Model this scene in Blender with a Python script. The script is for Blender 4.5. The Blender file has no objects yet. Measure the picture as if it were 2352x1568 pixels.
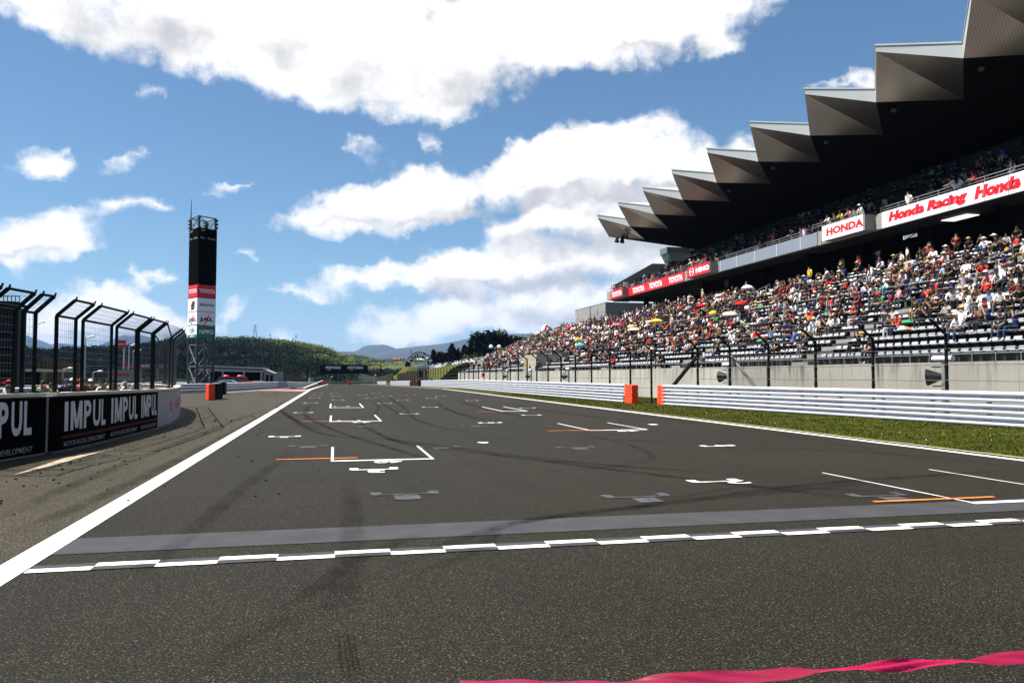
import bpy, math, random
import numpy as np
from mathutils import Vector, Matrix
random.seed(7); rnd=random.random; uni=random.uniform
R=math.radians
S=bpy.context.scene
# ---------------------------------------------------------------- camera
F=1800.; CX,CY=1176.,784.; H=1.54
pitch=math.atan((862.-CY)/F)
yaw=math.atan((CX-767.)/(F/math.cos(pitch)))
fw=np.array([math.sin(yaw)*math.cos(pitch),math.cos(yaw)*math.cos(pitch),math.sin(pitch)])
rt=np.array([math.cos(yaw),-math.sin(yaw),0.]); up=np.cross(rt,fw)
cd=bpy.data.cameras.new('camera'); cam=bpy.data.objects.new('camera',cd); S.collection.objects.link(cam)
cd.sensor_width=36; cd.lens=36*F/2352; cd.clip_start=.1; cd.clip_end=60000
cam.matrix_world=Matrix(((rt[0],up[0],-fw[0],0),(rt[1],up[1],-fw[1],0),(rt[2],up[2],-fw[2],H),(0,0,0,1)))
S.camera=cam
def ray(px,py): return fw+rt*(px-CX)/F+up*(CY-py)/F
def gnd(px,py,z=0.):
    d=ray(px,py); t=(z-H)/d[2]; return (d[0]*t,d[1]*t)
def atY(px,py,Y):
    d=ray(px,py); t=Y/d[1]; return (d[0]*t,Y,H+d[2]*t)
def atX(px,py,X):
    d=ray(px,py); t=X/d[0]; return (X,d[1]*t,H+d[2]*t)
# ---------------------------------------------------------------- sun, sky, exposure
SUN_EL=R(61); sdx,sdy=-.975,.222
SKY=.05; EXPO=1.2
CREF=1/SKY/2**EXPO
sl=bpy.data.lights.new('sun','SUN'); sl.energy=5.0; sl.angle=R(.5); sl.color=(1,.95,.87)
so=bpy.data.objects.new('sun',sl); S.collection.objects.link(so)
so.rotation_euler=Vector((sdx*math.cos(SUN_EL),sdy*math.cos(SUN_EL),math.sin(SUN_EL))).to_track_quat('Z','Y').to_euler()
w=bpy.data.worlds.new('World'); S.world=w; w.use_nodes=True
nt=w.node_tree; N=nt.nodes; L=nt.links; N.clear()
out=N.new('ShaderNodeOutputWorld'); bg=N.new('ShaderNodeBackground'); bg.inputs[1].default_value=SKY
L.new(bg.outputs[0],out.inputs[0])
sky=N.new('ShaderNodeTexSky'); sky.sky_type='NISHITA'; sky.sun_disc=False
sky.sun_elevation=SUN_EL; sky.sun_rotation=math.atan2(sdx,sdy); sky.air_density=1.0; sky.dust_density=.25; sky.ozone_density=1.6
def math_(op,a,b=None,c=None,tree=None,clamp=False):
    t=tree or nt; n=t.nodes.new('ShaderNodeMath'); n.operation=op; n.use_clamp=clamp
    for i,v in enumerate((a,b,c)):
        if v is None: continue
        if isinstance(v,(int,float)): n.inputs[i].default_value=v
        else: t.links.new(v,n.inputs[i])
    return n.outputs[0]
tc=N.new('ShaderNodeTexCoord'); sep=N.new('ShaderNodeSeparateXYZ'); L.new(tc.outputs['Generated'],sep.inputs[0])
az=math_('ARCTAN2',sep.outputs[0],sep.outputs[1]); el=math_('ARCSINE',sep.outputs[2])
cmb=N.new('ShaderNodeCombineXYZ'); L.new(az,cmb.inputs[0]); L.new(el,cmb.inputs[1])
def noise(vec,scale,detail=5,rough=.55,tree=None,dist=0.,lac=2.):
    t=tree or nt; n=t.nodes.new('ShaderNodeTexNoise'); n.inputs['Scale'].default_value=scale; n.inputs['Detail'].default_value=detail
    n.inputs['Roughness'].default_value=rough; n.inputs['Distortion'].default_value=dist; n.inputs['Lacunarity'].default_value=lac
    if vec is not None: t.links.new(vec,n.inputs['Vector'])
    return n
def vm(op,a,b,tree=None):
    t=tree or nt; n=t.nodes.new('ShaderNodeVectorMath'); n.operation=op
    for i,v in enumerate((a,b)):
        if v is None: continue
        if isinstance(v,(tuple,list)): n.inputs[i].default_value=v
        elif isinstance(v,(int,float)): n.inputs[3].default_value=v
        else: t.links.new(v,n.inputs[i])
    return n.outputs[0]
wn=noise(cmb.outputs[0],9.,6,.62)
warp=vm('SUBTRACT',wn.outputs['Color'],(.5,.5,.5))
wsc=vm('MULTIPLY',warp,(.13,.09,0))
cc=vm('ADD',cmb.outputs[0],wsc)
def azel(px,py):
    d=ray(px,py); d=d/np.linalg.norm(d); return math.atan2(d[0],d[1]),math.asin(d[2])
# cumulus banks: centre, half width, half height (photo pixels), tilt, weight
CL=[(150,10,190,85,0,1.),(560,70,330,120,-8,1.25),(760,90,300,150,0,1.2),(960,150,260,120,0,1.2),(1180,60,340,110,8,1.2),(1480,40,290,110,0,1.15),(900,20,300,60,0,1.),
 (470,-60,500,80,0,1.2),(1300,-80,500,70,0,1.),
 (1250,370,330,70,14,1.15),(950,455,330,75,12,1.2),(800,490,190,42,4,1.),(1400,400,260,90,0,1.2),(1560,400,170,100,0,1.1),
 (1300,500,210,70,8,1.1),(1480,500,220,90,0,1.05),(1100,620,350,62,6,1.15),(900,640,200,45,0,1.),(1350,590,250,75,0,1.1),(1500,600,200,60,0,1.),
 (1180,720,350,60,3,1.15),(960,750,200,45,0,1.1),(850,775,110,25,0,.9),(1330,700,240,60,0,1.1),(1180,640,200,40,0,.8),
 (75,540,150,50,-6,1.05),(120,370,75,45,0,.8),(295,362,45,32,0,.85),(0,370,30,35,0,.7),(320,475,85,35,0,.85),(230,515,70,28,-8,.75),
 (340,200,45,35,0,.75),(405,195,22,16,0,.6),(520,405,50,16,-10,.6),(485,455,40,14,0,.65),(545,590,60,25,0,.8),(350,630,65,22,-20,.7),(85,632,60,16,0,.7),
 (850,335,65,42,-10,.62),(995,325,48,32,-25,.66),(1000,525,55,16,0,.8),
 (210,700,110,55,0,1.05),(310,730,140,50,0,1.),(60,735,130,60,0,1.05),(400,750,120,45,0,.9),(690,680,110,28,0,.75),(545,720,60,22,0,.7),(700,775,80,22,0,.85),(840,695,35,12,0,.5),
 (1720,330,60,30,0,1.),(1950,200,90,25,0,.85),(2010,195,60,25,0,.9),(1860,215,60,22,0,.45),(1980,155,30,12,0,.5),(2190,112,25,12,0,.6),(2180,610,300,120,0,.8),
 (1130,205,60,14,0,.5),(1650,110,80,25,0,.9)]
GR=[(420,70,90,45,0,.5),(250,60,130,40,0,.45),(640,110,90,35,0,.35),(1130,190,160,50,0,.45),(850,200,110,45,0,.3),(1180,470,200,35,8,.9),(1420,470,150,35,0,.8),(1480,450,150,30,0,.8),
 (1000,500,160,25,8,.6),(1330,560,200,35,0,.9),(1000,680,200,25,4,.8),(1250,650,250,30,3,.9),(1300,720,180,30,0,.7),(1150,780,200,25,0,.7),(820,500,110,16,0,.4),(1500,560,170,50,0,.9),
 (60,580,90,18,-6,.5),(230,760,160,22,0,.6),(320,770,100,22,0,.6),(120,760,90,24,0,.6),(1430,640,160,25,0,.7),(1500,130,170,22,0,.55),(300,120,120,22,0,.5)]
# the cloud map: coverage and shade as curves over azimuth, one per band of elevation
A0,A1,E0,DE,NB,NP=-.5,1.0,-.02,.0195,26,60
def field(lst,A,E):
    acc=np.full(A.shape,-1.)
    for (px,py,hw,hh,tl,wt) in lst:
        if hw<=85 and lst is CL: wt*=.82
        a,e=azel(px,py); k=math.cos(e); x=(A-a)/(hw/1750*1.02/k); y=(E-e)/(hh/1780); c,s_=math.cos(R(tl)),math.sin(R(tl))
        dx=(A-a); dy=(E-e); x=(dx*c+dy*s_)/(hw/1750*1.02/k); y=(-dx*s_+dy*c)/(hh/1780)
        v=.75*wt*(1-x*x-y*y); v=np.maximum(v,-1); acc=np.where(np.abs(acc-v)<.15,np.maximum(acc,v)+(.15-np.abs(acc-v))**2/.6,np.maximum(acc,v))
    return acc
tt=math_('DIVIDE',math_('SUBTRACT',None,A0),A1-A0)
sepc=N.new('ShaderNodeSeparateXYZ'); L.new(cc,sepc.inputs[0])
L.new(sepc.outputs[0],tt.node.inputs[0].links[0].from_node.inputs[0])
tv=N.new('ShaderNodeCombineColor'); L.new(tt,tv.inputs[0]); L.new(tt,tv.inputs[1])
ee=math_('DIVIDE',math_('SUBTRACT',sepc.outputs[1],E0),DE)
accv=None
ts=np.linspace(0,1,NP)
for k in range(NB):
    A=A0+ts*(A1-A0); E=np.full(NP,E0+k*DE)
    dd=np.clip((field(CL,A,E)+1)/2.2,0,1); gg=np.clip((field(GR,A,E)+1)/2.2,0,1)
    rc=N.new('ShaderNodeRGBCurve'); L.new(tv.outputs[0],rc.inputs['Color'])
    for ci,vals in ((0,dd),(1,gg)):
        cv=rc.mapping.curves[ci]; pts=cv.points
        pts[0].location=(0,vals[0]); pts[1].location=(1,vals[-1])
        for j in range(1,NP-1): pts.new(ts[j],vals[j])
    rc.mapping.update()
    hat=math_('SUBTRACT',1.,math_('ABSOLUTE',math_('SUBTRACT',ee,float(k)) if 0<k<NB-1 else (math_('MAXIMUM',math_('SUBTRACT',ee,0.),0.) if k==0 else math_('MINIMUM',math_('SUBTRACT',ee,float(k)),0.))),clamp=True)
    sc=N.new('ShaderNodeVectorMath'); sc.operation='SCALE'; L.new(rc.outputs[0],sc.inputs[0]); L.new(hat,sc.inputs['Scale'])
    accv=sc.outputs[0] if accv is None else vm('ADD',accv,sc.outputs[0])
sq=N.new('ShaderNodeSeparateXYZ'); L.new(accv,sq.inputs[0])
dens=math_('MULTIPLY_ADD',sq.outputs[0],2.2,-1.); gs=math_('MULTIPLY_ADD',sq.outputs[1],2.2,-1.)
fb=noise(cmb.outputs[0],14.,9,.6)
fb2=noise(cmb.outputs[0],5.,3,.5)
d1=math_('MULTIPLY_ADD',math_('SUBTRACT',fb.outputs[0],.5),1.5,dens)
d2=math_('MULTIPLY_ADD',math_('SUBTRACT',fb2.outputs[0],.5),.5,d1)
cov=N.new('ShaderNodeMapRange'); cov.interpolation_type='SMOOTHSTEP'; cov.inputs[1].default_value=.1; cov.inputs[2].default_value=.6
L.new(d2,cov.inputs[0])
fb3=noise(cmb.outputs[0],22.,5,.6)
g2=math_('MULTIPLY_ADD',math_('SUBTRACT',fb3.outputs[0],.5),1.1,gs)
gm=N.new('ShaderNodeMapRange'); gm.interpolation_type='SMOOTHSTEP'; gm.inputs[1].default_value=-.2; gm.inputs[2].default_value=.6
gm.inputs[3].default_value=0; gm.inputs[4].default_value=.85; L.new(g2,gm.inputs[0])
ccol=N.new('ShaderNodeMix'); ccol.data_type='RGBA'; ccol.inputs[6].default_value=tuple(CREF*v for v in (1.22,1.2,1.17))+(1,); ccol.inputs[7].default_value=tuple(CREF*v for v in (.55,.56,.59))+(1,)
L.new(gm.outputs[0],ccol.inputs[0])
skm=N.new('ShaderNodeMix'); skm.data_type='RGBA'; skm.blend_type='MULTIPLY'; skm.inputs[0].default_value=1; L.new(sky.outputs[0],skm.inputs[6])
tr=N.new('ShaderNodeMapRange'); tr.interpolation_type='SMOOTHSTEP'; tr.inputs[1].default_value=-.02; tr.inputs[2].default_value=.17; L.new(el,tr.inputs[0])
tm=N.new('ShaderNodeMix'); tm.data_type='RGBA'; tm.inputs[6].default_value=(.70,.90,1.12,1); tm.inputs[7].default_value=(.72,.93,1.02,1); L.new(tr.outputs[0],tm.inputs[0]); L.new(tm.outputs[2],skm.inputs[7])
mx=N.new('ShaderNodeMix'); mx.data_type='RGBA'; L.new(cov.outputs[0],mx.inputs[0]); L.new(skm.outputs[2],mx.inputs[6]); L.new(ccol.outputs[2],mx.inputs[7])
L.new(mx.outputs[2],bg.inputs[0])
S.view_settings.view_transform='Standard'; S.view_settings.look='None'; S.view_settings.exposure=EXPO; S.view_settings.gamma=1
S.render.engine='CYCLES'; S.cycles.max_bounces=6; S.cycles.diffuse_bounces=3; S.cycles.glossy_bounces=2; S.cycles.transparent_max_bounces=12; S.cycles.volume_bounces=0
# ---------------------------------------------------------------- helpers
COL=S.collection
class MB:
    def __init__(s): s.v=[]; s.f=[]; s.m=[]
    def quad(s,*p,m=0):
        n=len(s.v); s.v+= [tuple(q) for q in p]; s.f.append(tuple(range(n,n+len(p)))); s.m.append(m); return s
    def box(s,x0,x1,y0,y1,z0,z1,m=0):
        return s.hexa([(x0,y0,z0),(x1,y0,z0),(x1,y1,z0),(x0,y1,z0)],[(x0,y0,z1),(x1,y0,z1),(x1,y1,z1),(x0,y1,z1)],m)
    def hexa(s,b,t,m=0):
        n=len(s.v); k=len(b); s.v+=[tuple(q) for q in b]+[tuple(q) for q in t]
        s.f.append(tuple(n+i for i in range(k-1,-1,-1))); s.f.append(tuple(n+k+i for i in range(k)))
        for i in range(k):
            j=(i+1)%k; s.f.append((n+i,n+j,n+k+j,n+k+i))
        s.m+=[m]*(k+2); return s
    def tube(s,p0,p1,r,n=6,m=0,r1=None,cap=True):
        p0=Vector(p0); p1=Vector(p1); d=(p1-p0)
        if d.length<1e-6: return s
        d.normalize(); a=d.orthogonal().normalized(); b=d.cross(a); r1=r if r1 is None else r1
        k=len(s.v)
        for p,rr in ((p0,r),(p1,r1)):
            for i in range(n):
                t=2*math.pi*(i+.5)/n; s.v.append(tuple(p+a*math.cos(t)*rr+b*math.sin(t)*rr))
        for i in range(n):
            j=(i+1)%n; s.f.append((k+i,k+j,k+n+j,k+n+i)); s.m.append(m)
        if cap: s.f.append(tuple(k+i for i in range(n-1,-1,-1))); s.f.append(tuple(k+n+i for i in range(n))); s.m+=[m,m]
        return s
    def bar(s,p0,p1,w,h,m=0):   # rectangular bar, w horizontal across, h vertical-ish
        p0=Vector(p0); p1=Vector(p1); d=(p1-p0).normalized(); u=Vector((0,0,1))
        if abs(d.z)>.95: u=Vector((0,1,0))
        a=d.cross(u).normalized()*w/2; b=a.cross(d).normalized()*h/2
        return s.hexa([p0-a-b,p0+a-b,p0+a+b,p0-a+b],[p1-a-b,p1+a-b,p1+a+b,p1-a+b],m)
    def ell(s,c,r,nu=10,nv=6,m=0,v0=-90,v1=90,rot=0):
        k=len(s.v); cr,sr=math.cos(rot),math.sin(rot)
        for j in range(nv+1):
            t=R(v0+(v1-v0)*j/nv)
            for i in range(nu):
                a=2*math.pi*i/nu; x=r[0]*math.cos(t)*math.cos(a); y=r[1]*math.cos(t)*math.sin(a)
                s.v.append((c[0]+x*cr-y*sr,c[1]+x*sr+y*cr,c[2]+r[2]*math.sin(t)))
        for j in range(nv):
            for i in range(nu):
                i2=(i+1)%nu; s.f.append((k+j*nu+i,k+j*nu+i2,k+(j+1)*nu+i2,k+(j+1)*nu+i)); s.m.append(m)
        return s
    def sweep(s,prof,path,m=0,closed=False,caps=False):   # prof (d,z): d to the right of travel
        k=len(s.v); n=len(prof); P=[Vector(p) for p in path]
        for i,p in enumerate(P):
            a=P[max(i-1,0)]; b=P[min(i+1,len(P)-1)]; t=(b-a); t.z=0; t.normalize(); nr=Vector((t.y,-t.x,0))
            for d,z in prof: s.v.append(tuple(p+nr*d+Vector((0,0,z))))
        e=n if closed else n-1
        for i in range(len(P)-1):
            for j in range(e):
                j2=(j+1)%n; s.f.append((k+i*n+j,k+i*n+j2,k+(i+1)*n+j2,k+(i+1)*n+j)); s.m.append(m)
        if caps and closed:
            s.f.append(tuple(k+j for j in range(n))); s.f.append(tuple(k+(len(P)-1)*n+j for j in range(n-1,-1,-1))); s.m+=[m,m]
        return s
    def build(s,name,mats,parent=None,smooth=False):
        me=bpy.data.meshes.new(name); me.from_pydata(s.v,[],s.f)
        mats=mats if isinstance(mats,(list,tuple)) else [mats]
        for q in mats: me.materials.append(q)
        if len(mats)>1: me.polygons.foreach_set('material_index',s.m)
        if smooth: me.polygons.foreach_set('use_smooth',[True]*len(me.polygons))
        me.update(); o=bpy.data.objects.new(name,me); COL.objects.link(o)
        if parent is not None: o.parent=parent; o.matrix_parent_inverse=Matrix.Translation(-Vector(parent.location)) if parent.type=='EMPTY' and parent.get('abs') else Matrix()
        return o
def tag(o,label=None,cat=None,group=None,kind=None):
    if label: o['label']=label
    if cat: o['category']=cat
    if group: o['group']=group
    if kind: o['kind']=kind
    return o
def thing(name,label,cat,loc=(0,0,0),group=None,absolute=True,rz=0):
    o=bpy.data.objects.new(name,None); COL.objects.link(o); o.location=loc; o.rotation_euler=(0,0,rz); o.empty_display_size=.3
    if absolute: o['abs']=1
    return tag(o,label,cat,group)
def copy_tree(o,parent=None):
    c=o.copy(); COL.objects.link(c)
    if parent is not None: c.parent=parent
    for ch in list(o.children): copy_tree(ch,c)
    return c
MC={}
def mat(name,col,rough=.7,metal=0.,var=0.,vscale=3.,bump=0.,bscale=20.,col2=None,spec=None,emit=None,stretch=None,detail=5):
    if name in MC: return MC[name]
    m=bpy.data.materials.new(name); m.use_nodes=True; t=m.node_tree; b=t.nodes['Principled BSDF']
    b.inputs['Base Color'].default_value=tuple(col)+(1,); b.inputs['Roughness'].default_value=rough; b.inputs['Metallic'].default_value=metal
    if spec is None: spec=.12 if rough>=.7 else .3 if rough>=.55 else .5
    b.inputs['Specular IOR Level'].default_value=spec
    if var or col2:
        g=t.nodes.new('ShaderNodeNewGeometry'); v=g.outputs['Position']
        if stretch: v=vm('MULTIPLY',v,stretch,tree=t)
        n=noise(v,vscale,detail,.6,tree=t); mr=t.nodes.new('ShaderNodeMapRange'); mr.inputs[1].default_value=.3; mr.inputs[2].default_value=.7; t.links.new(n.outputs[0],mr.inputs[0])
        mi=t.nodes.new('ShaderNodeMix'); mi.data_type='RGBA'; c2=col2 or tuple(c*(1-var) for c in col)
        mi.inputs[6].default_value=tuple(c2)+(1,); mi.inputs[7].default_value=tuple(col)+(1,); t.links.new(mr.outputs[0],mi.inputs[0]); t.links.new(mi.outputs[2],b.inputs['Base Color'])
    if bump:
        g=t.nodes.new('ShaderNodeNewGeometry'); n=noise(g.outputs['Position'],bscale,4,.6,tree=t); bp=t.nodes.new('ShaderNodeBump'); bp.inputs['Strength'].default_value=bump
        t.links.new(n.outputs[0],bp.inputs['Height']); t.links.new(bp.outputs[0],b.inputs['Normal'])
    if emit: b.inputs['Emission Color'].default_value=tuple(emit)+(1,); b.inputs['Emission Strength'].default_value=1
    MC[name]=m; return m
def text_mesh(txt,size=1.,bold=0.,shear=0.,extr=.0,space=1.):
    c=bpy.data.curves.new('lettering','FONT'); c.body=txt; c.size=1; c.offset=bold; c.shear=shear; c.extrude=0; c.space_character=space
    c.resolution_u=3
    o=bpy.data.objects.new('lettering',c); COL.objects.link(o); dg=bpy.context.evaluated_depsgraph_get(); dg.update()
    me=bpy.data.meshes.new_from_object(o.evaluated_get(dg)); v=[tuple(q.co) for q in me.vertices]; f=[tuple(p.vertices) for p in me.polygons]
    bpy.data.objects.remove(o); bpy.data.curves.remove(c); bpy.data.meshes.remove(me)
    a=np.array(v); mn=a[:,:2].min(0); mxx=a[:,:2].max(0); a[:,:2]=(a[:,:2]-mn)/(mxx-mn)   # unit box
    return a[:,:2],f
TCACHE={}
def text_on(mb,txt,fn,bold=.02,shear=0.,m=0,space=1.):
    """fn(u,v)->world point, u,v in 0..1 across the text box"""
    k=(txt,bold,shear,space)
    if k not in TCACHE: TCACHE[k]=text_mesh(txt,1,bold,shear,0,space)
    a,f=TCACHE[k]; n=len(mb.v)
    mb.v+=[tuple(fn(u,v)) for u,v in a]; mb.f+=[tuple(n+i for i in q) for q in f]; mb.m+=[m]*len(f); return mb
ZP=[(-400,0),(90,0),(370,-2.4),(450,-2.1),(560,-1.2),(700,-.6),(900,0),(2500,0)]
def zg(y):
    for (a,za),(b,zb) in zip(ZP,ZP[1:]):
        if y<=b: return za+(zb-za)*(y-a)/(b-a)
    return 0.
# ---------------------------------------------------------------- materials
M_line=mat('white_paint',(.8,.8,.78),.6,var=.12,vscale=6)
M_grey_paint=mat('grey_road_paint',(.05,.051,.055),.7,var=.3,vscale=2.5)
M_grey_faint=mat('faded_grey_paint',(.085,.088,.10),.7,col2=(.03,.03,.03),vscale=9)
M_orange_paint=mat('orange_paint',(.85,.2,.03),.6)
M_black=mat('black_panel',(.002,.002,.002),.9,spec=.02)
M_conc=mat('pale_concrete',(.52,.5,.45),.85,col2=(.32,.29,.25),vscale=1.2,stretch=(1,1,.12),bump=.05)
M_conc2=mat('deck_concrete',(.28,.27,.25),.9,var=.25,vscale=1.5)
M_steel=mat('galvanised_steel',(.50,.51,.56),.5,metal=.15,var=.12,vscale=1.5)
M_dsteel=mat('dark_green_steel',(.007,.011,.010),.8,spec=.1)
M_wire=mat('fence_wire',(.1,.1,.1),.5,metal=.5)
M_red=mat('red_sign',(.62,.01,.02),.5); M_white=mat('white_sign',(.82,.82,.84),.5)
M_redtxt=mat('red_lettering',(.6,.005,.015),.5); M_green=mat('green_sign',(.01,.16,.08),.5)
M_cgrey=mat('grey_sign_panel',(.2,.225,.27),.5,var=.05,vscale=.5)
M_orange=mat('orange_plastic',(1.,.06,.004),.45,var=.08,vscale=4)
M_navy=mat('dark_navy_rubber',(.004,.006,.012),.9,spec=.03)
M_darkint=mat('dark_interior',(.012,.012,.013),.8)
M_glass=mat('dark_glass',(.03,.05,.06),.08,spec=.6)
# asphalt
def asphalt(name,base,base2):
    m=mat(name,base,.82); t=m.node_tree; b=t.nodes['Principled BSDF']; g=t.nodes.new('ShaderNodeNewGeometry'); P=g.outputs['Position']
    n1=noise(P,70,3,.8,tree=t); n2=noise(P,.35,5,.6,tree=t); n3=noise(vm('MULTIPLY',P,(1,.12,1),tree=t),1.1,4,.6,tree=t); n4=noise(P,9,4,.7,tree=t)
    r=t.nodes.new('ShaderNodeValToRGB'); r.color_ramp.elements[0].position=.41; r.color_ramp.elements[0].color=tuple(c*.25 for c in base)+(1,); r.color_ramp.elements[1].position=.66; r.color_ramp.elements[1].color=tuple(c*5. for c in base)+(1,)
    e=r.color_ramp.elements.new(.51); e.color=tuple(base)+(1,); t.links.new(n1.outputs[0],r.inputs[0])
    f=math_('MULTIPLY_ADD',n2.outputs[0],.5,.55,tree=t); f2=math_('MULTIPLY_ADD',n3.outputs[0],.5,.7,tree=t); f4=math_('MULTIPLY_ADD',n4.outputs[0],.5,.75,tree=t)
    ff=math_('MULTIPLY',math_('MULTIPLY',f,f2,tree=t),f4,tree=t)
    mi=t.nodes.new('ShaderNodeMix'); mi.data_type='RGBA'; mi.blend_type='MULTIPLY'; mi.inputs[0].default_value=1; t.links.new(r.outputs[0],mi.inputs[6])
    cmb=t.nodes.new('ShaderNodeCombineColor'); [t.links.new(ff,cmb.inputs[i]) for i in range(3)]; t.links.new(cmb.outputs[0],mi.inputs[7]); t.links.new(mi.outputs[2],b.inputs['Base Color'])
    v=t.nodes.new('ShaderNodeTexVoronoi'); v.inputs['Scale'].default_value=95; t.links.new(P,v.inputs['Vector'])
    sc_=t.nodes.new('ShaderNodeSeparateColor'); t.links.new(v.outputs['Color'],sc_.inputs[0]); chip=math_('MULTIPLY_ADD',math_('POWER',sc_.outputs[0],7.,tree=t),2.6,.62,tree=t)
    c3=t.nodes.new('ShaderNodeCombineColor'); [t.links.new(chip,c3.inputs[i]) for i in range(3)]; mc=t.nodes.new('ShaderNodeMix'); mc.data_type='RGBA'; mc.blend_type='MULTIPLY'; mc.inputs[0].default_value=1; t.links.new(mi.outputs[2],mc.inputs[6]); t.links.new(c3.outputs[0],mc.inputs[7]); t.links.new(mc.outputs[2],b.inputs['Base Color'])
    bp=t.nodes.new('ShaderNodeBump'); bp.inputs['Strength'].default_value=.22; bp.inputs['Distance'].default_value=.004; t.links.new(v.outputs[0],bp.inputs['Height']); t.links.new(bp.outputs[0],b.inputs['Normal'])
    b.inputs['Specular IOR Level'].default_value=.13; b.inputs['Roughness'].default_value=.8
    return m
M_asph=asphalt('race_asphalt',(.0155,.0135,.0088),None)
M_asph2=asphalt('pit_asphalt',(.038,.0325,.0215),None)
M_grass=mat('verge_grass',(.058,.058,.0),.95,col2=(.007,.018,.0),vscale=.9,bump=.5,bscale=25,detail=8)
M_grass2=mat('bank_grass',(.085,.08,.012),.95,col2=(.035,.05,.008),vscale=.25,detail=8)
M_ground=mat('dry_ground',(.06,.065,.025),.95,col2=(.035,.045,.015),vscale=.05)
# ---------------------------------------------------------------- ground, track, verge
def strip(name,xl,xr,ys,dz,m,**k):
    mb=MB()
    for a,b in zip(ys,ys[1:]):
        f=lambda y,x: x(y) if callable(x) else x
        mb.quad((f(a,xl),a,zg(a)+dz),(f(a,xr),a,zg(a)+dz),(f(b,xr),b,zg(b)+dz),(f(b,xl),b,zg(b)+dz))
    o=mb.build(name,m); return tag(o,kind='structure')
YS=[-60,-20,0,20,40,60,90,120,160,200,250,310,370,450,560,700,900]
strip('ground',-12500,12500,[-4000]+YS+[2500,12600],-.03,M_ground)
strip('track',-2.6,12.55,[y for y in YS if y<=560],0.,M_asph)
strip('pit_lane',-60,-2.6,[y for y in YS if y<=160],0.,M_asph2)
mb=MB()
for a,b in zip([160,200,250,310],[200,250,310,370]): mb.quad((-5,a,zg(a)),(-2.6,a,zg(a)),(-2.6,b,zg(b)),(-5,b,zg(b)))
tag(mb.build('run_off',M_asph2),kind='structure')
mb=MB()
for a,b in ((370,450),(450,560)): mb.quad((-30 if a>400 else -12,a,zg(a)+.004),(-2.6,a,zg(a)+.004),(-2.6,b,zg(b)+.004),(-45 if b>500 else -30,b,zg(b)+.004))
tag(mb.build('corner_asphalt',M_asph2),kind='structure')
strip('edge_line_left',-2.62,-2.36,[y for y in YS if y<=370],.006,M_line); bpy.data.objects['edge_line_left'].name='edge_line'
strip('edge_line',12.1,12.3,[y for y in YS if y<=370],.006,M_line)
# right verge between the track edge and the stand wall
strip('grass_verge',12.3,21.4,[y for y in YS if y<=370],.03,M_grass)
strip('kerb_strip',12.3,12.42,[y for y in YS if y<=370],.034,mat('dry_edge',(.42,.36,.24),.9,var=.3,vscale=8))
mb=MB(); mb.quad(*[(*gnd(a,b),.02) for a,b in ((600,897),(700,886),(722,883.5),(690,884))]); 
o=tag(MB().quad((-5.2,98,.02),(-3.6,98,.02),(-3.6,368,zg(368)+.02),(-6,368,zg(368)+.02)).build('grass_verge',M_grass),kind='structure')
# red painted run-off triangle and its white outline
tri=[gnd(575,896.6),gnd(712,893.6),gnd(698,898.6)]
tag(MB().quad(*[(*p,.012) for p in tri]).build('painted_run_off',mat('faded_red_paint',(.42,.12,.12),.8,col2=(.3,.2,.18),vscale=3)),kind='structure')
def pstrip(mb,p,q,w,z=.01,m=0):
    p=Vector((*p,z)); q=Vector((*q,z)); d=(q-p).normalized(); n=Vector((d.y,-d.x,0))*w/2
    return mb.quad(p-n,p+n,q+n,q-n,m=m)
mb=MB(); pstrip(mb,gnd(569,898),gnd(700,889.5),.25,.016); pstrip(mb,gnd(515,901.5),gnd(570,898.3),.25,.016); pstrip(mb,(-3.6,99),(-3.4,250),.2,.016)
tag(mb.build('pit_exit_line',M_line),kind='structure')
# finish line, chequers
mb=MB(); 
for i in range(-1,30):
    x0=-2.36+.4725*i+.02; 
    if x0<-2.4: continue
    for r in (0,1):
        y0=6.85+.12*r; mb.quad((x0,y0,.008),(x0+.4725,y0,.008),(x0+.4725,y0+.12,.008),(x0,y0+.12,.008),m=(i+r)%2)
tag(mb.build('finish_line',[M_line,M_grey_paint]),kind='structure')
tag(MB().quad((-2.36,7.5,.005),(12.1,7.5,.005),(12.1,8.2,.005),(-2.36,8.2,.005)).build('painted_out_line',M_grey_paint),kind='structure')
# grid boxes (big brackets), small brackets, orange pit-crew lines
GB=MB()
def ubox(x0,x1,y,arm,w,m=0,z=.009):
    wc=w*1.5; GB.quad((x0,y,z),(x1,y,z),(x1,y+wc,z),(x0,y+wc,z),m=m); y+=wc-w*.55; arm-=wc; w*=.55
    GB.quad((x0,y+w,z),(x0+w,y+w,z),(x0+w,y+arm,z),(x0,y+arm,z),m=m); GB.quad((x1-w,y+w,z),(x1,y+w,z),(x1,y+arm,z),(x1-w,y+arm,z),m=m)
def px_box(l,r,arm,w,m=0):
    a=gnd(*l); b=gnd(*r); y=(a[1]+b[1])/2; ubox(a[0],b[0],y,arm,w,m)
px_box((760,1060),(998,1055),2.9,.09); px_box((757,969),(877,967),4.2,.11); px_box((757,937),(836,936),5.5,.12)
px_box((1355,989),(1490,987),3.4,.1); px_box((1155,945),(1212,944),5,.12)
a=gnd(2240,1157); ubox(a[0],a[0]+2.0,a[1]-.02,3.1,.06)
GB.quad((a[0]-.02,a[1]-.03,.0095),(a[0]+2.2,a[1]-.03,.0095),(a[0]+2.2,a[1]+.1,.0095),(a[0]-.02,a[1]+.1,.0095))
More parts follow.
